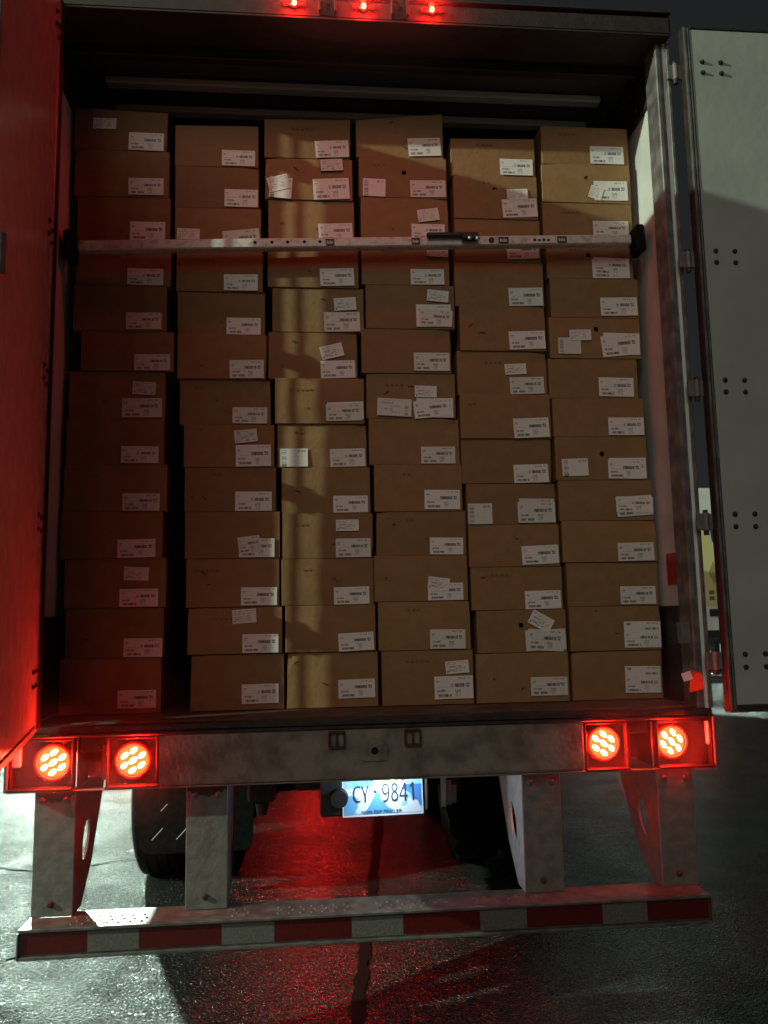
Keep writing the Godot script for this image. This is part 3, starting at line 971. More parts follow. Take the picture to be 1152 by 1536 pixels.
	part("edge_gasket", boxm(Vector3(-1.226, 1.20, -0.0070), Vector3(-1.216, 3.94, 0.0040), 0.002), M.black, trailer)
	for hy in [2.40, 1.58]:
		var hk := mb()
		tube(hk, Vector3(0, -0.05, 0), Vector3(0, 0.05, 0), 0.013, 0.013, 10)
		bx(hk, Vector3(-0.02, -0.02, 0.0), Vector3(0.02, 0.02, 0.02), 0.004)
		part("latch", done(hk), M.galv_dark, ld, Vector3(1.20, hy, -0.016))

# ---------------------------------------------------------------- other things
func cargo_bar() -> void:
	var t := thing("load_bar", "worn grey metal load bar wedged across the cartons, with black ratchet handle", "load bar", Vector3(0.0, 3.131, -0.232))
	t.rotation.z = 0.0372
	var b := mb()
	bx(b, Vector3(-1.168, -0.0215, -0.026), Vector3(1.174, 0.0215, 0.020), 0.005)
	var bar := part("bar", done(b), M.bar, t)
	for s in [-1.0, 1.0]:
		var p := mb()
		bx(p, Vector3(-0.020, -0.062, -0.05), Vector3(0.020, 0.058, 0.045), 0.008)
		part("end_pad", done(p), M.rubber, t, Vector3(s * 1.20 + (0.008 if s > 0 else 0.002), 0.0, 0.0))
	var h := mb()
	bx(h, Vector3(0.272, 0.010, 0.0205), Vector3(0.430, 0.030, 0.042), 0.006)
	bx(h, Vector3(0.420, -0.008, 0.0205), Vector3(0.492, 0.026, 0.050), 0.008)
	part("ratchet_handle", done(h), M.black, t)
	var k := mb()
	for x in [[0.452, -0.004], [0.486, -0.006]]:
		lathe(k, Vector3(x[0], x[1], 0.0502), [[0.009, 0.0], [0.009, 0.004], [0.0, 0.005]], 2, 12)
	part("rivet", done(k), M.chrome, t)
	for x in [-0.45, -0.38, -0.315, -0.245, -0.18]:
		var o := mb()
		lathe(o, Vector3(x, 0.002, 0.0203), [[0.0, 0.0012], [0.0062, 0.0012], [0.0068, 0.0]], 2, 12)
		part("pin_hole", done(o), M.hole, bar)
	var o2 := mb()
	lathe(o2, Vector3(0.552, 0.0, 0.0203), [[0.0, 0.003], [0.012, 0.003], [0.013, 0.0]], 2, 14)
	part("knob", done(o2), M.black, t)
	var dark_print := plain(lin(0.03, 0.028, 0.027), 0.5)
	for x in [[-0.138, 0.036, 0], [0.225, 0.036, 0], [0.605, 0.044, 0], [0.775, 0.112, 1], [0.862, 0.042, 0]]:
		var w: float = x[1]
		var tagp := part("bar_sticker", boxm(Vector3(-w / 2, -0.015, 0.0), Vector3(w / 2, 0.015, 0.0012), 0.0003), dark_print if x[2] == 0 else M.paper, t, Vector3(x[0], -0.001, 0.0203))
		var pr := mb()
		for i in 4:
			bx(pr, Vector3(-w * 0.36 + i * w * 0.18, -0.007, 0.0013), Vector3(-w * 0.36 + i * w * 0.18 + w * 0.12, 0.006 - 0.003 * (i % 2), 0.0017), 0.0001)
		part("print", done(pr), M.paper if x[2] == 0 else dark_print, tagp)

func parked_trailer() -> void:
	var t := thing("parked_trailer", "white box trailer with yellow and blue livery parked behind the open grey-white door", "trailer", Vector3(7.62, 0, -13.0))
	t.rotation.y = 0.0
	var b := mb()
	bx(b, Vector3(0.0, 1.12, -9.0), Vector3(2.55, 4.08, 0.0), 0.02)
	part("body", done(b), M.dark_steel, t)  # body darkened so its sides throw no floodlight onto the ground
	part("rear_panel", boxm(Vector3(0.015, 1.13, 0.0004), Vector3(2.535, 4.07, 0.0026), 0.0008), M.wall_white, t)
	part("light_damping_panel", boxm(Vector3(-0.012, 1.16, -8.98), Vector3(-0.002, 4.04, -0.06), 0.002), M.black, t)  # added black cover that stops this side bouncing floodlight
	var y := mb()
	var band := PackedVector2Array([Vector2(0.20, 1.62), Vector2(0.75, 1.62), Vector2(0.75, 2.55), Vector2(0.52, 2.72), Vector2(0.42, 2.98), Vector2(0.38, 3.45), Vector2(0.16, 3.45)])
	slab(y, band, 0.003, 0.008)
	part("yellow_livery", done(y), M.yellow, t)
	var bl := mb()
	slab(bl, PackedVector2Array([Vector2(0.385, 3.45), Vector2(0.43, 2.98), Vector2(0.53, 2.74), Vector2(0.76, 2.56), Vector2(1.6, 2.5), Vector2(1.6, 3.45)]), 0.003, 0.008)
	part("blue_livery", done(bl), M.blue, t)
	var dm := mb()
	slab(dm, PackedVector2Array([Vector2(0.32, 2.30), Vector2(0.42, 2.05), Vector2(0.52, 2.30), Vector2(0.42, 2.55)]), 0.0085, 0.012)
	part("diamond_mark", done(dm), plain(lin(0.40, 0.30, 0.12), 0.4), t)
	var tx := mb()
	for i in 3:
		for j in 2:
			bx(tx, Vector3(0.30 + i * 0.16, 1.74 + j * 0.12, 0.0085), Vector3(0.41 + i * 0.16, 1.82 + j * 0.12, 0.012), 0.001)
	part("lettering", done(tx), plain(lin(0.12, 0.11, 0.10), 0.5), t)
	part("rub_rail", boxm(Vector3(0.28, 1.42, 0.002), Vector3(2.4, 1.56, 0.06), 0.01), M.dark_steel, t)
	part("rear_sill", boxm(Vector3(0.04, 0.98, -0.2), Vector3(2.51, 1.118, 0.0), 0.01), M.dark_steel, t)
	var gd := mb()
	bx(gd, Vector3(0.1, 0.45, -0.12), Vector3(2.45, 0.55, -0.02), 0.01)
	bx(gd, Vector3(0.5, 0.551, -0.1), Vector3(0.62, 0.979, -0.04), 0.01)
	bx(gd, Vector3(1.93, 0.551, -0.1), Vector3(2.05, 0.979, -0.04), 0.01)
	part("underride_guard", done(gd), M.dark_steel, t)
	for z in [-1.6, -2.9]:
		for x in [0.3, 2.25]:
			var ty := mb()
			lathe(ty, Vector3(x, 0.51, z), [[0.0, -0.2], [0.47, -0.2], [0.51, -0.16], [0.51, 0.16], [0.47, 0.2], [0.0, 0.2]], 0, 28)
			part("wheel", done(ty), M.rubber, t)

func tractor() -> void:  # unseen tractor added to carry the lamps that redden the ground
	var t := thing("added_tractor", "added dark tractor, unseen, coupled under the trailer front, its lamps redden the ground", "truck", Vector3(0, 0, -12.6))
	var fr := mb()
	for x in [-0.43, 0.43]:
		bx(fr, Vector3(x - 0.04, 0.72, -6.0), Vector3(x + 0.04, 0.98, 0.0), 0.006)
	bx(fr, Vector3(-0.389, 0.74, -0.12), Vector3(0.389, 0.96, -0.02), 0.006)
	part("frame", done(fr), M.dark_steel, t)
	for z in [-0.9, -2.2, -5.4]:
		for x in [-1.1, -0.79, 0.79, 1.1]:
			if z < -5.0 and absf(x) < 1.0:
				continue
			var ty := mb()
			lathe(ty, Vector3.ZERO, [[0.0, -0.13], [0.46, -0.13], [0.51, -0.10], [0.51, 0.10], [0.46, 0.13], [0.0, 0.13]], 0, 28)
			part("wheel", done(ty), M.rubber, t, Vector3(x, 0.51, z))
	part("cab", boxm(Vector3(-1.2, 0.9, -6.9), Vector3(1.2, 3.7, -3.4), 0.12), M.dark_steel, t)
	for x in [-0.34, 0.10]:
		var hm := mb()
		lathe(hm, Vector3.ZERO, [[0.0, 0.0], [0.075, 0.0], [0.075, 0.02], [0.06, 0.03], [0.0, 0.03]], 2, 24)
		var g := part("tail_lamp", done(hm), glow(lin(1.0, 0.10, 0.02), 3.0), t, Vector3(x, 0.86, 0.002))  # added red lamp, put in for the glow on the wet asphalt
		var l := OmniLight3D.new()
		l.name = "tail_lamp_light"
		l.light_color = Color(1.0, 0.10, 0.07)
		l.light_energy = 1.5
		l.light_size = 0.05
		l.omni_range = 60.0
		l.omni_attenuation = 2.0
		l.shadow_enabled = true
		g.add_child(l, true)
		l.position = Vector3(0, 0, 0.10)

func bloom_haze(label: String, at: Vector3, size: Vector3, density: float) -> void:  # added fog shell standing in for lens bloom round a lamp
	var f := FogVolume.new()
	f.name = numbered("added_bloom_haze")
	f.shape = RenderingServer.FOG_VOLUME_SHAPE_ELLIPSOID
	f.size = size
	var fm := FogMaterial.new()
	fm.density = density
	fm.albedo = Color(0.95, 0.95, 0.95)
	f.material = fm
	add_child(f, true)
	f.position = at
	f.set_meta("kind", "stuff")
	tag(f, label, "bloom_haze", "added bloom haze round the lamps")

func lamp_pole(label: String, at: Vector3, h: float, aim: Vector3, color: Color, energy: float, size: float) -> void:
	var t := thing("lamp_pole", label, "lamp pole", at)
	var m := mb()
	tube(m, Vector3.ZERO, Vector3(0, h + 0.2, 0), 0.11, 0.07, 14)
	bx(m, Vector3(-0.25, 0.0, -0.25), Vector3(0.25, 0.5, 0.25), 0.03)
	part("mast", done(m), M.galv_dark, t)
	var dir := (aim - at - Vector3(0, h, 0)).normalized()
	var out := Vector3(dir.x, 0, dir.z).normalized()
	var hd := Node3D.new()
	hd.name = "lamp_head"
	t.add_child(hd, true)
	hd.position = Vector3(0, h, 0) + out * 0.5
	hd.basis = Basis.looking_at(dir, Vector3.UP)
	var hm := mb()
	bx(hm, Vector3(-0.22, -0.16, 0.02), Vector3(0.22, 0.16, 0.14), 0.02)
	tube(hm, Vector3(0, 0, 0.14), Vector3(0, 0, 0.52), 0.04, 0.04, 10)
	part("housing", done(hm), M.galv_dark, hd)
	part("lamp_face", boxm(Vector3(-0.15, -0.11, 0.004), Vector3(0.15, 0.11, 0.018), 0.004), glow(color, 6.0), hd)
	var l := SpotLight3D.new()
	l.name = "lamp_light"
	l.light_color = color
	l.light_energy = energy
	l.light_size = size
	l.spot_range = 120.0
	l.spot_attenuation = 2.0
	l.spot_angle = 70.0
	l.spot_angle_attenuation = 0.5
	l.shadow_enabled = true
	hd.add_child(l, true)
	l.position = Vector3(0, 0, -0.16)

func strip(pts: Array, wide: float, jag: float) -> ArrayMesh:
	var st := mb()
	var l := []
	var r := []
	for k in pts.size() - 1:
		var a := Vector2(pts[k][0], pts[k][1])
		var b := Vector2(pts[k + 1][0], pts[k + 1][1])
		var n := maxi(2, int((b - a).length() / 0.05))
		var nn := (b - a).normalized().orthogonal()
		for i in n + 1:
			var p := a.lerp(b, float(i) / n)
			l.append(p + nn * (wide * (0.5 + rng.randf_range(-jag, jag))))
			r.append(p - nn * (wide * (0.5 + rng.randf_range(-jag, jag))))
	for i in l.size() - 1:
		face(st, [Vector3(l[i].x, 0, l[i].y), Vector3(r[i].x, 0, r[i].y), Vector3(r[i + 1].x, 0, r[i + 1].y), Vector3(l[i + 1].x, 0, l[i + 1].y)], Vector3.UP)
	return done(st)

func ground() -> void:
	var p := PlaneMesh.new()
	p.size = Vector2(400, 400)
	struct("asphalt_ground", p, M.asphalt)
	struct("painted_shadow_line", strip([[0.47, -5.0], [0.27, -3.25], [0.11, -1.8], [0.0, -0.9], [-0.04, -0.53], [-0.09, 0.1]], 0.055, 0.2), M.shadow_line, Vector3(0, 0.004, 0))  # dark strip paints a shadow line through the wet reflections
	for q in [[[-2.6, -2.75], [-1.9, -2.5], [-1.35, -2.7], [-1.0, -2.55]], [[-2.2, -0.9], [-1.75, -1.05], [-1.55, -1.25]], [[-1.5, -3.4], [-1.05, -3.0], [-0.8, -3.6]]]:
		struct("asphalt_crack", strip(q, 0.02, 0.45), M.crack, Vector3(0, 0.0045, 0))

func _ready() -> void:
	rng.seed = 7
	# ---- camera
	var cam := Camera3D.new()
	cam.name = "camera"
	add_child(cam)
	cam.position = Vector3(-0.229, 1.571, 3.018)
	cam.basis = Basis(Vector3.UP, -0.092) * Basis(Vector3.RIGHT, 0.126) * Basis(Vector3(0, 0, 1), -0.018)
	cam.fov = 64.68
	cam.near = 0.05
	cam.far = 800.0
	cam.current = true
	# ---- night sky with the glow of the yard's lights in it
	var sm := ProceduralSkyMaterial.new()
	sm.sky_top_color = lin(0.0130, 0.0142, 0.0155)
	sm.sky_horizon_color = lin(0.020, 0.0205, 0.0205)
	sm.sky_curve = 0.2
	sm.ground_bottom_color = lin(0.004, 0.004, 0.004)
	sm.ground_horizon_color = lin(0.012, 0.012, 0.012)
	var sky := Sky.new()
	sky.sky_material = sm
	var env := Environment.new()
	env.background_mode = Environment.BG_SKY
	env.sky = sky
	env.tonemap_mode = Environment.TONE_MAPPER_LINEAR
	env.tonemap_exposure = 1.0
	env.volumetric_fog_enabled = true
	env.volumetric_fog_density = 0.0
	env.sdfgi_enabled = true
	env.ssao_enabled = true
	env.ssil_enabled = true
	var we := WorldEnvironment.new()
	we.name = "world"
	we.environment = env
	add_child(we)
	# ---- soft wash of the yard behind the photographer
	var fill := DirectionalLight3D.new()
	fill.name = "yard_wash"
	fill.sky_mode = DirectionalLight3D.SKY_MODE_LIGHT_ONLY
	fill.light_color = Color(1.0, 0.955, 0.87)
	fill.light_energy = 0.166
	fill.light_angular_distance = 34.0
	fill.shadow_enabled = true
	add_child(fill)
	fill.basis = Basis.looking_at(-Vector3(-0.30, 0.66, 1.0).normalized(), Vector3.UP)
	make_materials()
	# ---- yard floodlights on their poles
	lamp_pole("tall floodlight pole on the red-lit door's side, shining over that door", Vector3(-17.0, 0, 5.0), 8.65, Vector3(0.2, 3.0, -0.2), Color(0.90, 1.0, 0.88), 350.0, 0.10)
	lamp_pole("far floodlight pole ahead, shining along the wet ground towards the trailer", Vector3(-11.4, 0, -31.0), 11.9, Vector3(-1.5, 0.0, 0.0), Color(0.88, 1.0, 0.92), 8800.0, 0.45)
	ground()
	build_trailer()
	cargo_bar()
	build_cartons()
	parked_trailer()
	tractor()
	# added haze shells that imitate lens bloom round the red lamps
	var where := ["lamp nearest the red-lit door", "second lamp from the red-lit door", "second lamp from the grey-white door", "lamp nearest the grey-white door"]
	var lx := [-1.137, -0.862, 0.863, 1.128]
	for k in 4:
		for s in [[0.26, 0.22, "inner"], [0.46, 0.055, "middle"], [0.74, 0.012, "outer"]]:
			bloom_haze("added bloom haze, its %s part, round the tail %s" % [s[2], where[k]], Vector3(lx[k], 1.075, -0.01), Vector3(s[0], s[0], s[0] * 0.8), s[1])
	for s in [[Vector3(0.76, 0.13, 0.13), 0.35, "inner"], [Vector3(0.95, 0.30, 0.26), 0.06, "middle"], [Vector3(1.2, 0.52, 0.44), 0.02, "outer"]]:
		bloom_haze("added bloom haze, its %s part, round the small lamps above the doorway" % s[2], Vector3(0.0, 4.012, 0.05), s[0], s[1])

func build_cartons() -> void:
	# stack 1
	carton("brown carton with small extra sticker, topmost in stack beside the red-lit door", -1.221, -0.828, 3.558, 3.744, -0.008, 0.006, -0.004, [["m", -0.918, 3.601, 0.148, 0.080, -0.8], ["s", -1.093, 3.677, 0.097, 0.049, -0.2]], [])
	carton("brown carton with one label, second from top in stack beside the red-lit door", -1.215, -0.819, 3.349, 3.558, -0.004, 0.001, 0.001, [["m", -0.915, 3.396, 0.147, 0.075, 0.8]], [])
	carton("brown carton with one label, third from top in stack beside the red-lit door", -1.198, -0.811, 3.150, 3.350, -0.009, -0.001, -0.001, [["m", -0.905, 3.197, 0.146, 0.083, 0.1]], [])
	carton("brown carton with one label, fourth from top in stack beside the red-lit door", -1.198, -0.805, 2.954, 3.150, -0.011, 0.001, 0.001, [["m", -0.911, 2.995, 0.148, 0.073, -0.6]], [])
	carton("brown carton with one label, fifth from top in stack beside the red-lit door", -1.200, -0.819, 2.757, 2.953, 0.005, -0.001, -0.001, [["m", -0.912, 2.800, 0.144, 0.072, 0.6]], [])
	carton("brown carton with one label, sixth from top in stack beside the red-lit door", -1.166, -0.786, 2.586, 2.757, 0.001, 0.001, 0.001, [["m", -0.875, 2.612, 0.146, 0.068, 0.5]], [])
	carton("brown carton with small extra sticker, seventh from top in stack beside the red-lit door", -1.211, -0.821, 2.383, 2.585, -0.012, 0.000, -0.001, [["m", -0.914, 2.432, 0.161, 0.081, 0.2], ["s", -0.906, 2.514, 0.094, 0.054, -2.7]], [])
	carton("brown carton with one label, sixth from bottom in stack beside the red-lit door", -1.213, -0.823, 2.192, 2.383, -0.003, 0.001, 0.001, [["m", -0.918, 2.235, 0.149, 0.069, -0.8]], [])
	carton("brown carton with one label, fifth from bottom in stack beside the red-lit door", -1.217, -0.807, 2.001, 2.192, -0.001, 0.001, 0.000, [["m", -0.909, 2.038, 0.148, 0.071, -0.4]], [])
	carton("brown carton with one label, fourth from bottom in stack beside the red-lit door", -1.222, -0.820, 1.812, 2.001, 0.007, 0.000, -0.000, [["m", -0.923, 1.850, 0.149, 0.073, 0.7]], [])
	carton("brown carton with small extra sticker, third from bottom in stack beside the red-lit door", -1.203, -0.804, 1.616, 1.812, 0.000, -0.001, 0.001, [["m", -0.910, 1.650, 0.151, 0.071, -0.1], ["s", -0.921, 1.750, 0.097, 0.053, -2.7]], [])
	carton("brown carton with one label, second from bottom in stack beside the red-lit door", -1.195, -0.811, 1.418, 1.616, -0.013, 0.000, -0.001, [["m", -0.888, 1.451, 0.150, 0.073, -0.9]], [])
	carton("brown carton with one label, bottom in stack beside the red-lit door", -1.211, -0.816, 1.204, 1.418, -0.001, -0.000, 0.001, [["m", -0.910, 1.259, 0.148, 0.069, -0.1]], [])
	# stack 2
	carton("brown carton with one label, topmost in second stack from red-lit door", -0.799, -0.441, 3.499, 3.690, -0.009, -0.004, 0.004, [["m", -0.527, 3.540, 0.142, 0.071, -0.2]], [])
	carton("brown carton with one label, second from top in second stack from red-lit door", -0.796, -0.438, 3.310, 3.499, -0.007, 0.001, -0.001, [["m", -0.514, 3.356, 0.142, 0.079, -0.3]], [])
	carton("brown carton with small extra sticker, third from top in second stack from red-lit door", -0.794, -0.429, 3.124, 3.310, -0.001, -0.001, -0.001, [["m", -0.512, 3.168, 0.155, 0.084, 6.8], ["s", -0.735, 3.187, 0.095, 0.048, -0.8]], [])
	carton("brown carton with one label, fourth from top in second stack from red-lit door", -0.785, -0.421, 2.935, 3.124, 0.004, -0.001, -0.001, [["m", -0.514, 2.975, 0.142, 0.071, 0.2]], [])
	carton("brown carton with one label, fifth from top in second stack from red-lit door", -0.780, -0.412, 2.745, 2.935, -0.010, -0.001, 0.001, [["m", -0.502, 2.786, 0.142, 0.073, -0.1]], [])
	carton("brown carton with one label, sixth from top in second stack from red-lit door", -0.775, -0.404, 2.555, 2.745, 0.008, 0.001, 0.001, [["m", -0.488, 2.595, 0.141, 0.078, 0.9]], [])
	carton("brown carton with one label, seventh from top in second stack from red-lit door", -0.764, -0.387, 2.362, 2.555, -0.014, 0.001, 0.001, [["m", -0.475, 2.402, 0.143, 0.068, -0.4]], [])
	carton("brown carton with small extra sticker, sixth from bottom in second stack from red-lit door", -0.745, -0.373, 2.183, 2.362, -0.004, 0.001, -0.001, [["m", -0.460, 2.227, 0.144, 0.090, 0.9], ["s", -0.491, 2.313, 0.093, 0.054, 6.2]], [])
	carton("brown carton with one label, fifth from bottom in second stack from red-lit door", -0.740, -0.366, 1.998, 2.183, -0.009, -0.001, -0.000, [["m", -0.459, 2.037, 0.149, 0.080, -0.1]], [])
	carton("brown carton with overlapping labels, fourth from bottom in second stack from red-lit door", -0.735, -0.350, 1.807, 1.998, 0.009, -0.001, -0.001, [["m", -0.445, 1.849, 0.142, 0.076, -0.3], ["m", -0.475, 1.862, 0.089, 0.068, 7.0]], [])
	carton("brown carton with one label, third from bottom in second stack from red-lit door", -0.728, -0.353, 1.611, 1.807, 0.005, -0.001, -0.001, [["m", -0.436, 1.653, 0.144, 0.072, -0.3]], [])
	carton("brown carton with small extra sticker, second from bottom in second stack from red-lit door", -0.720, -0.342, 1.425, 1.611, 0.010, -0.001, -0.001, [["m", -0.430, 1.460, 0.143, 0.074, -0.2], ["s", -0.494, 1.574, 0.095, 0.056, 3.4]], [])
	carton("brown carton with one label, bottom in second stack from red-lit door", -0.707, -0.335, 1.204, 1.425, -0.010, -0.001, -0.001, [["m", -0.431, 1.267, 0.145, 0.076, 0.4]], [])
	# stack 3
	carton("brown carton with one label, topmost in third stack from red-lit door", -0.418, -0.040, 3.549, 3.733, -0.002, -0.006, 0.006, [["m", -0.123, 3.595, 0.146, 0.078, 3.5]], [])
	carton("carton with extra sticker and side slip, second from top in third stack from red-lit door", -0.415, -0.034, 3.358, 3.549, -0.001, -0.001, -0.000, [["m", -0.128, 3.409, 0.156, 0.096, 3.5], ["v", -0.346, 3.405, 0.097, 0.095, -4.2], ["s", -0.355, 3.428, 0.092, 0.067, 15.0], ["s", -0.125, 3.523, 0.096, 0.053, 4.0]], [])
	carton("brown carton with one label, third from top in third stack from red-lit door", -0.401, -0.028, 3.167, 3.358, -0.013, -0.001, 0.001, [["m", -0.111, 3.215, 0.147, 0.079, 2.8]], [])
	carton("brown carton with one label, fourth from top in third stack from red-lit door", -0.404, -0.013, 2.960, 3.167, 0.006, -0.001, -0.001, [["m", -0.107, 3.007, 0.146, 0.078, 2.0]], [])
	carton("brown carton with small extra sticker, fifth from top in third stack from red-lit door", -0.384, 0.007, 2.765, 2.961, -0.008, 0.001, -0.001, [["m", -0.088, 2.810, 0.153, 0.086, 1.4], ["s", -0.074, 2.890, 0.094, 0.056, 4.5]], [])
	carton("brown carton with small extra sticker, sixth from top in third stack from red-lit door", -0.401, -0.022, 2.561, 2.765, -0.013, 0.001, -0.000, [["m", -0.107, 2.603, 0.146, 0.076, 1.9], ["s", -0.132, 2.681, 0.096, 0.058, 14.1]], [])
	carton("brown carton with overlapping labels, seventh from top in third stack from red-lit door", -0.373, 0.003, 2.366, 2.561, 0.008, 0.001, -0.000, [["m", -0.076, 2.421, 0.151, 0.075, 2.3], ["m", -0.084, 2.414, 0.151, 0.072, 1.6]], [])
	carton("brown carton with side slip, sixth from bottom in third stack from red-lit door", -0.363, 0.012, 2.182, 2.366, -0.012, 0.001, 0.001, [["m", -0.071, 2.223, 0.147, 0.076, 1.4], ["v", -0.294, 2.217, 0.115, 0.076, 0.7]], [])
	carton("brown carton with one label, fifth from bottom in third stack from red-lit door", -0.346, 0.023, 1.989, 2.182, -0.006, 0.001, 0.000, [["m", -0.061, 2.026, 0.144, 0.070, 0.3]], [])
	carton("brown carton with small extra sticker, fourth from bottom in third stack from red-lit door", -0.344, 0.031, 1.802, 1.989, 0.006, 0.001, -0.001, [["m", -0.053, 1.845, 0.143, 0.077, 0.1], ["s", -0.076, 1.938, 0.094, 0.047, 0.3]], [])
	carton("brown carton with one label, third from bottom in third stack from red-lit door", -0.347, 0.030, 1.612, 1.802, 0.008, -0.001, 0.001, [["m", -0.062, 1.648, 0.144, 0.070, 0.9]], [])
	carton("brown carton with one label, second from bottom in third stack from red-lit door", -0.332, 0.035, 1.425, 1.612, 0.009, -0.001, 0.001, [["m", -0.046, 1.464, 0.143, 0.072, 2.3]], [])
	carton("brown carton with one label, bottom in third stack from red-lit door", -0.327, 0.043, 1.204, 1.425, -0.011, 0.001, -0.001, [["m", -0.046, 1.277, 0.148, 0.074, 0.9]], [])
	# stack 4
	carton("brown carton with one label, topmost in third stack from grey-white door", -0.017, 0.372, 3.567, 3.766, -0.010, -0.025, 0.020, [["m", 0.286, 3.622, 0.146, 0.085, 3.3]], [])
	carton("carton with side slip and round hole, second from top in third stack from grey-white door", -0.008, 0.382, 3.377, 3.567, 0.008, 0.001, -0.001, [["m", 0.296, 3.422, 0.157, 0.078, 1.4], ["v", 0.059, 3.410, 0.099, 0.081, -1.0]], [0.192, 3.495, 0])
	carton("brown carton with small extra sticker, third from top in third stack from grey-white door", -0.002, 0.385, 3.186, 3.377, 0.007, 0.001, 0.001, [["m", 0.292, 3.222, 0.147, 0.068, 0.2], ["s", 0.294, 3.299, 0.094, 0.056, 8.6]], [])
	carton("brown carton with small extra sticker, fourth from top in third stack from grey-white door", -0.002, 0.383, 2.980, 3.186, -0.001, 0.001, -0.001, [["m", 0.284, 3.016, 0.146, 0.070, 0.8], ["s", 0.331, 3.132, 0.094, 0.043, -3.6]], [])
	carton("carton with extra sticker and overlapping labels, fifth from top in third stack from grey-white door", 0.013, 0.400, 2.783, 2.980, 0.007, -0.001, -0.001, [["m", 0.306, 2.842, 0.151, 0.099, 0.5], ["m", 0.314, 2.832, 0.145, 0.072, -4.1], ["s", 0.326, 2.930, 0.093, 0.051, -4.9]], [])
	carton("brown carton with one label, sixth from top in third stack from grey-white door", -0.008, 0.380, 2.588, 2.783, 0.000, 0.001, 0.000, [["m", 0.293, 2.638, 0.153, 0.080, -0.0]], [])
	carton("carton with extra sticker and side slip, seventh from top in third stack from grey-white door", 0.009, 0.394, 2.393, 2.588, -0.011, 0.001, 0.001, [["m", 0.302, 2.436, 0.157, 0.084, -0.3], ["m", 0.289, 2.434, 0.154, 0.075, 5.5], ["w", 0.129, 2.439, 0.145, 0.075, -3.0], ["s", 0.264, 2.508, 0.094, 0.050, -1.0]], [])
	carton("brown carton with one label, sixth from bottom in third stack from grey-white door", 0.018, 0.406, 2.193, 2.393, -0.012, -0.000, 0.001, [["m", 0.311, 2.234, 0.145, 0.072, 0.1]], [])
	carton("brown carton with one label, fifth from bottom in third stack from grey-white door", 0.037, 0.411, 1.995, 2.193, -0.007, -0.000, 0.001, [["m", 0.323, 2.044, 0.150, 0.082, -0.5]], [])
	carton("brown carton with one label, fourth from bottom in third stack from grey-white door", 0.042, 0.422, 1.811, 1.995, -0.012, 0.000, 0.001, [["m", 0.336, 1.848, 0.140, 0.070, -0.8]], [])
	carton("brown carton with small extra sticker, third from bottom in third stack from grey-white door", 0.030, 0.422, 1.622, 1.811, -0.002, 0.001, -0.001, [["m", 0.326, 1.656, 0.147, 0.071, -0.1], ["s", 0.298, 1.693, 0.089, 0.052, -7.3]], [])
	carton("brown carton with one label, second from bottom in third stack from grey-white door", 0.044, 0.427, 1.424, 1.622, 0.007, -0.001, 0.001, [["m", 0.329, 1.467, 0.146, 0.078, -0.6]], [])
	carton("brown carton with small extra sticker, bottom in third stack from grey-white door", 0.056, 0.434, 1.204, 1.424, -0.004, 0.001, -0.001, [["m", 0.353, 1.272, 0.159, 0.091, 0.6], ["s", 0.365, 1.353, 0.096, 0.051, 3.3]], [])
	# stack 5
	carton("brown carton with one label, topmost in second stack from grey-white door", 0.403, 0.787, 3.493, 3.677, -0.010, -0.006, 0.004, [["m", 0.698, 3.541, 0.149, 0.076, -0.0]], [])
	carton("carton with extra sticker and half-punched hole, second from top in second stack from grey-white door", 0.409, 0.788, 3.292, 3.493, 0.008, -0.001, 0.000, [["m", 0.704, 3.344, 0.157, 0.085, 3.4], ["s", 0.696, 3.408, 0.094, 0.050, 3.0]], [0.596, 3.430, 1])
	carton("brown carton with one label, third from top in second stack from grey-white door", 0.409, 0.794, 3.095, 3.293, -0.002, -0.000, -0.001, [["m", 0.711, 3.147, 0.144, 0.074, 2.4]], [])
	carton("brown carton with one label, fourth from top in second stack from grey-white door", 0.403, 0.801, 2.891, 3.095, -0.008, -0.000, 0.001, [["m", 0.716, 2.937, 0.152, 0.082, 1.7]], [])
	carton("brown carton with one label, fifth from top in second stack from grey-white door", 0.418, 0.798, 2.690, 2.891, 0.010, 0.001, 0.000, [["m", 0.712, 2.738, 0.160, 0.081, 2.3]], [])
	carton("brown carton with small extra sticker, sixth from top in second stack from grey-white door", 0.403, 0.798, 2.497, 2.690, -0.006, 0.001, -0.001, [["m", 0.705, 2.538, 0.150, 0.074, 1.8], ["s", 0.657, 2.610, 0.094, 0.047, 2.9]], [])
	carton("brown carton with one label, seventh from top in second stack from grey-white door", 0.409, 0.804, 2.305, 2.498, 0.007, 0.000, -0.000, [["m", 0.715, 2.350, 0.154, 0.085, 2.6]], [])
	carton("brown carton with one label, sixth from bottom in second stack from grey-white door", 0.409, 0.801, 2.112, 2.305, -0.011, -0.000, 0.000, [["m", 0.708, 2.153, 0.150, 0.078, 1.5]], [])
	carton("carton with side slip and overlapping labels, fifth from bottom in second stack from grey-white door", 0.426, 0.813, 1.936, 2.112, -0.011, -0.001, 0.001, [["m", 0.725, 2.005, 0.150, 0.082, -0.8], ["m", 0.724, 1.988, 0.161, 0.088, 0.3], ["v", 0.475, 1.981, 0.102, 0.087, 0.6]], [])
	carton("brown carton with one label, fourth from bottom in second stack from grey-white door", 0.429, 0.819, 1.759, 1.936, -0.005, -0.000, 0.000, [["m", 0.732, 1.808, 0.157, 0.078, 2.2]], [])
	carton("brown carton with one label, third from bottom in second stack from grey-white door", 0.434, 0.825, 1.580, 1.759, -0.012, 0.001, -0.001, [["m", 0.737, 1.620, 0.153, 0.075, 0.8]], [])
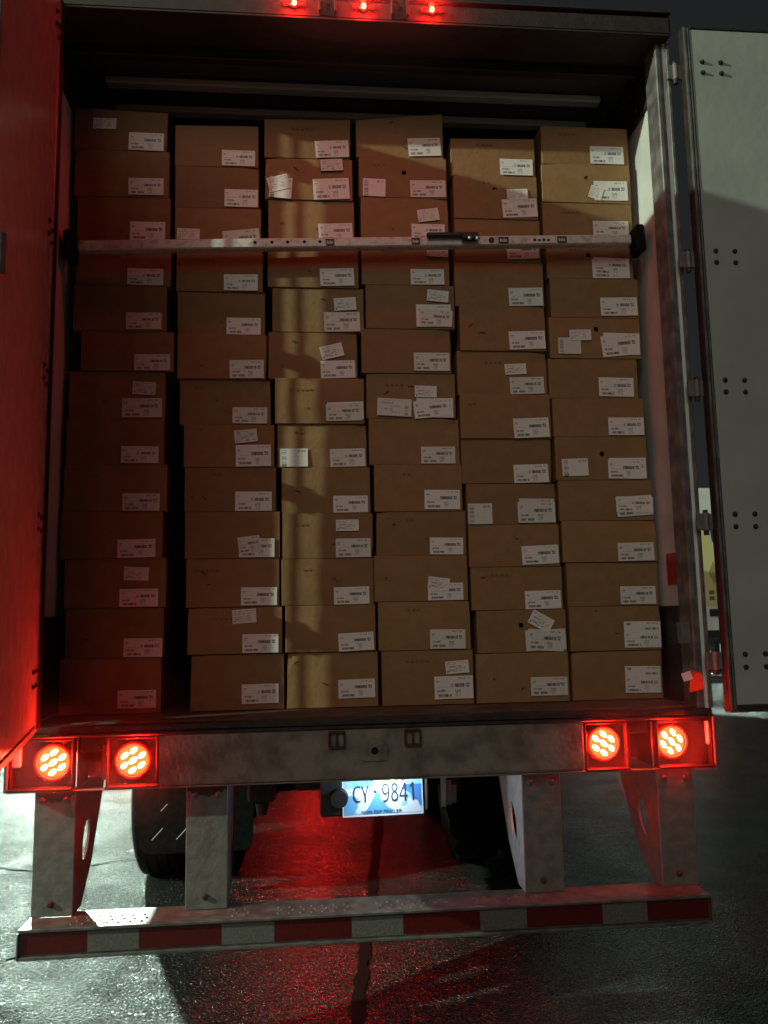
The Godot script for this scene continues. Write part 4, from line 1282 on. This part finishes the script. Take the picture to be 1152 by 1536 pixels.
	carton("carton with extra sticker and round hole, second from bottom in second stack from grey-white door", 0.451, 0.831, 1.405, 1.579, 0.002, -0.001, 0.001, [["m", 0.740, 1.455, 0.172, 0.085, 1.7], ["m", 0.741, 1.454, 0.152, 0.087, -3.4], ["s", 0.723, 1.531, 0.099, 0.060, -29.0]], [0.639, 1.516, 0])
	carton("brown carton with one label, bottom in second stack from grey-white door", 0.442, 0.833, 1.204, 1.404, 0.006, 0.001, 0.001, [["m", 0.745, 1.267, 0.154, 0.075, -0.4]], [])
	# stack 6
	carton("brown carton with one label, topmost in stack beside the grey-white door", 0.817, 1.223, 3.564, 3.748, -0.010, -0.000, 0.000, [["m", 1.118, 3.613, 0.156, 0.084, 0.2]], [])
	carton("carton with extra sticker and half-punched hole, second from top in stack beside the grey-white door", 0.809, 1.219, 3.379, 3.564, 0.009, -0.001, 0.000, [["m", 1.124, 3.438, 0.155, 0.092, 0.5], ["s", 1.055, 3.427, 0.055, 0.060, -19.1]], [1.016, 3.497, 1])
	carton("brown carton with one label, third from top in stack beside the grey-white door", 0.807, 1.218, 3.207, 3.380, 0.002, 0.000, 0.001, [["m", 1.115, 3.255, 0.163, 0.079, 0.5]], [])
	carton("carton with round hole and overlapping labels, fourth from top in stack beside the grey-white door", 0.818, 1.213, 3.027, 3.207, -0.007, 0.000, 0.001, [["m", 1.108, 3.075, 0.174, 0.087, 0.9], ["m", 1.109, 3.086, 0.162, 0.078, -2.2]], [1.009, 3.138, 0])
	carton("brown carton with one label, fifth from top in stack beside the grey-white door", 0.825, 1.227, 2.846, 3.027, 0.003, -0.001, -0.001, [["m", 1.132, 2.898, 0.167, 0.083, 1.6]], [])
	carton("carton with extra sticker and side slip, sixth from top in stack beside the grey-white door", 0.813, 1.225, 2.662, 2.846, 0.001, 0.001, -0.001, [["m", 1.136, 2.729, 0.163, 0.097, -1.0], ["m", 1.129, 2.722, 0.169, 0.094, 5.8], ["v", 0.901, 2.717, 0.101, 0.072, -0.2], ["s", 0.951, 2.766, 0.096, 0.048, 1.8]], [1.025, 2.795, 0])
	carton("brown carton with one label, seventh from top in stack beside the grey-white door", 0.802, 1.202, 2.482, 2.661, -0.004, -0.001, 0.000, [["m", 1.101, 2.534, 0.156, 0.084, -1.0]], [])
	carton("brown carton with one label, seventh from bottom in stack beside the grey-white door", 0.812, 1.219, 2.314, 2.482, 0.003, -0.000, 0.001, [["m", 1.134, 2.359, 0.158, 0.077, 0.2]], [])
	carton("carton with side slip and round hole, sixth from bottom in stack beside the grey-white door", 0.816, 1.223, 2.125, 2.314, 0.001, 0.001, 0.001, [["m", 1.132, 2.176, 0.163, 0.090, 0.3], ["m", 1.119, 2.171, 0.148, 0.081, -0.9], ["v", 0.900, 2.180, 0.114, 0.075, 1.9]], [1.022, 2.238, 0])
	carton("brown carton with overlapping labels, fifth from bottom in stack beside the grey-white door", 0.822, 1.238, 1.950, 2.125, 0.000, -0.001, -0.001, [["m", 1.151, 2.012, 0.159, 0.086, 3.6], ["m", 1.159, 2.019, 0.162, 0.066, -0.8]], [])
	carton("brown carton with one label, fourth from bottom in stack beside the grey-white door", 0.828, 1.242, 1.774, 1.950, 0.008, 0.001, -0.001, [["m", 1.145, 1.816, 0.158, 0.077, 0.8]], [])
	carton("brown carton with one label, third from bottom in stack beside the grey-white door", 0.840, 1.242, 1.589, 1.774, -0.008, 0.001, -0.001, [["m", 1.147, 1.633, 0.154, 0.075, -0.4]], [])
	carton("brown carton with one tall label, second from bottom in stack beside the grey-white door", 0.843, 1.239, 1.404, 1.589, 0.005, 0.000, 0.001, [["t", 1.155, 1.469, 0.159, 0.108, -0.6]], [])
	carton("brown carton with one tall label, bottom in stack beside the grey-white door", 0.845, 1.236, 1.204, 1.404, -0.008, -0.001, -0.001, [["t", 1.147, 1.284, 0.152, 0.109, -1.0]], [])
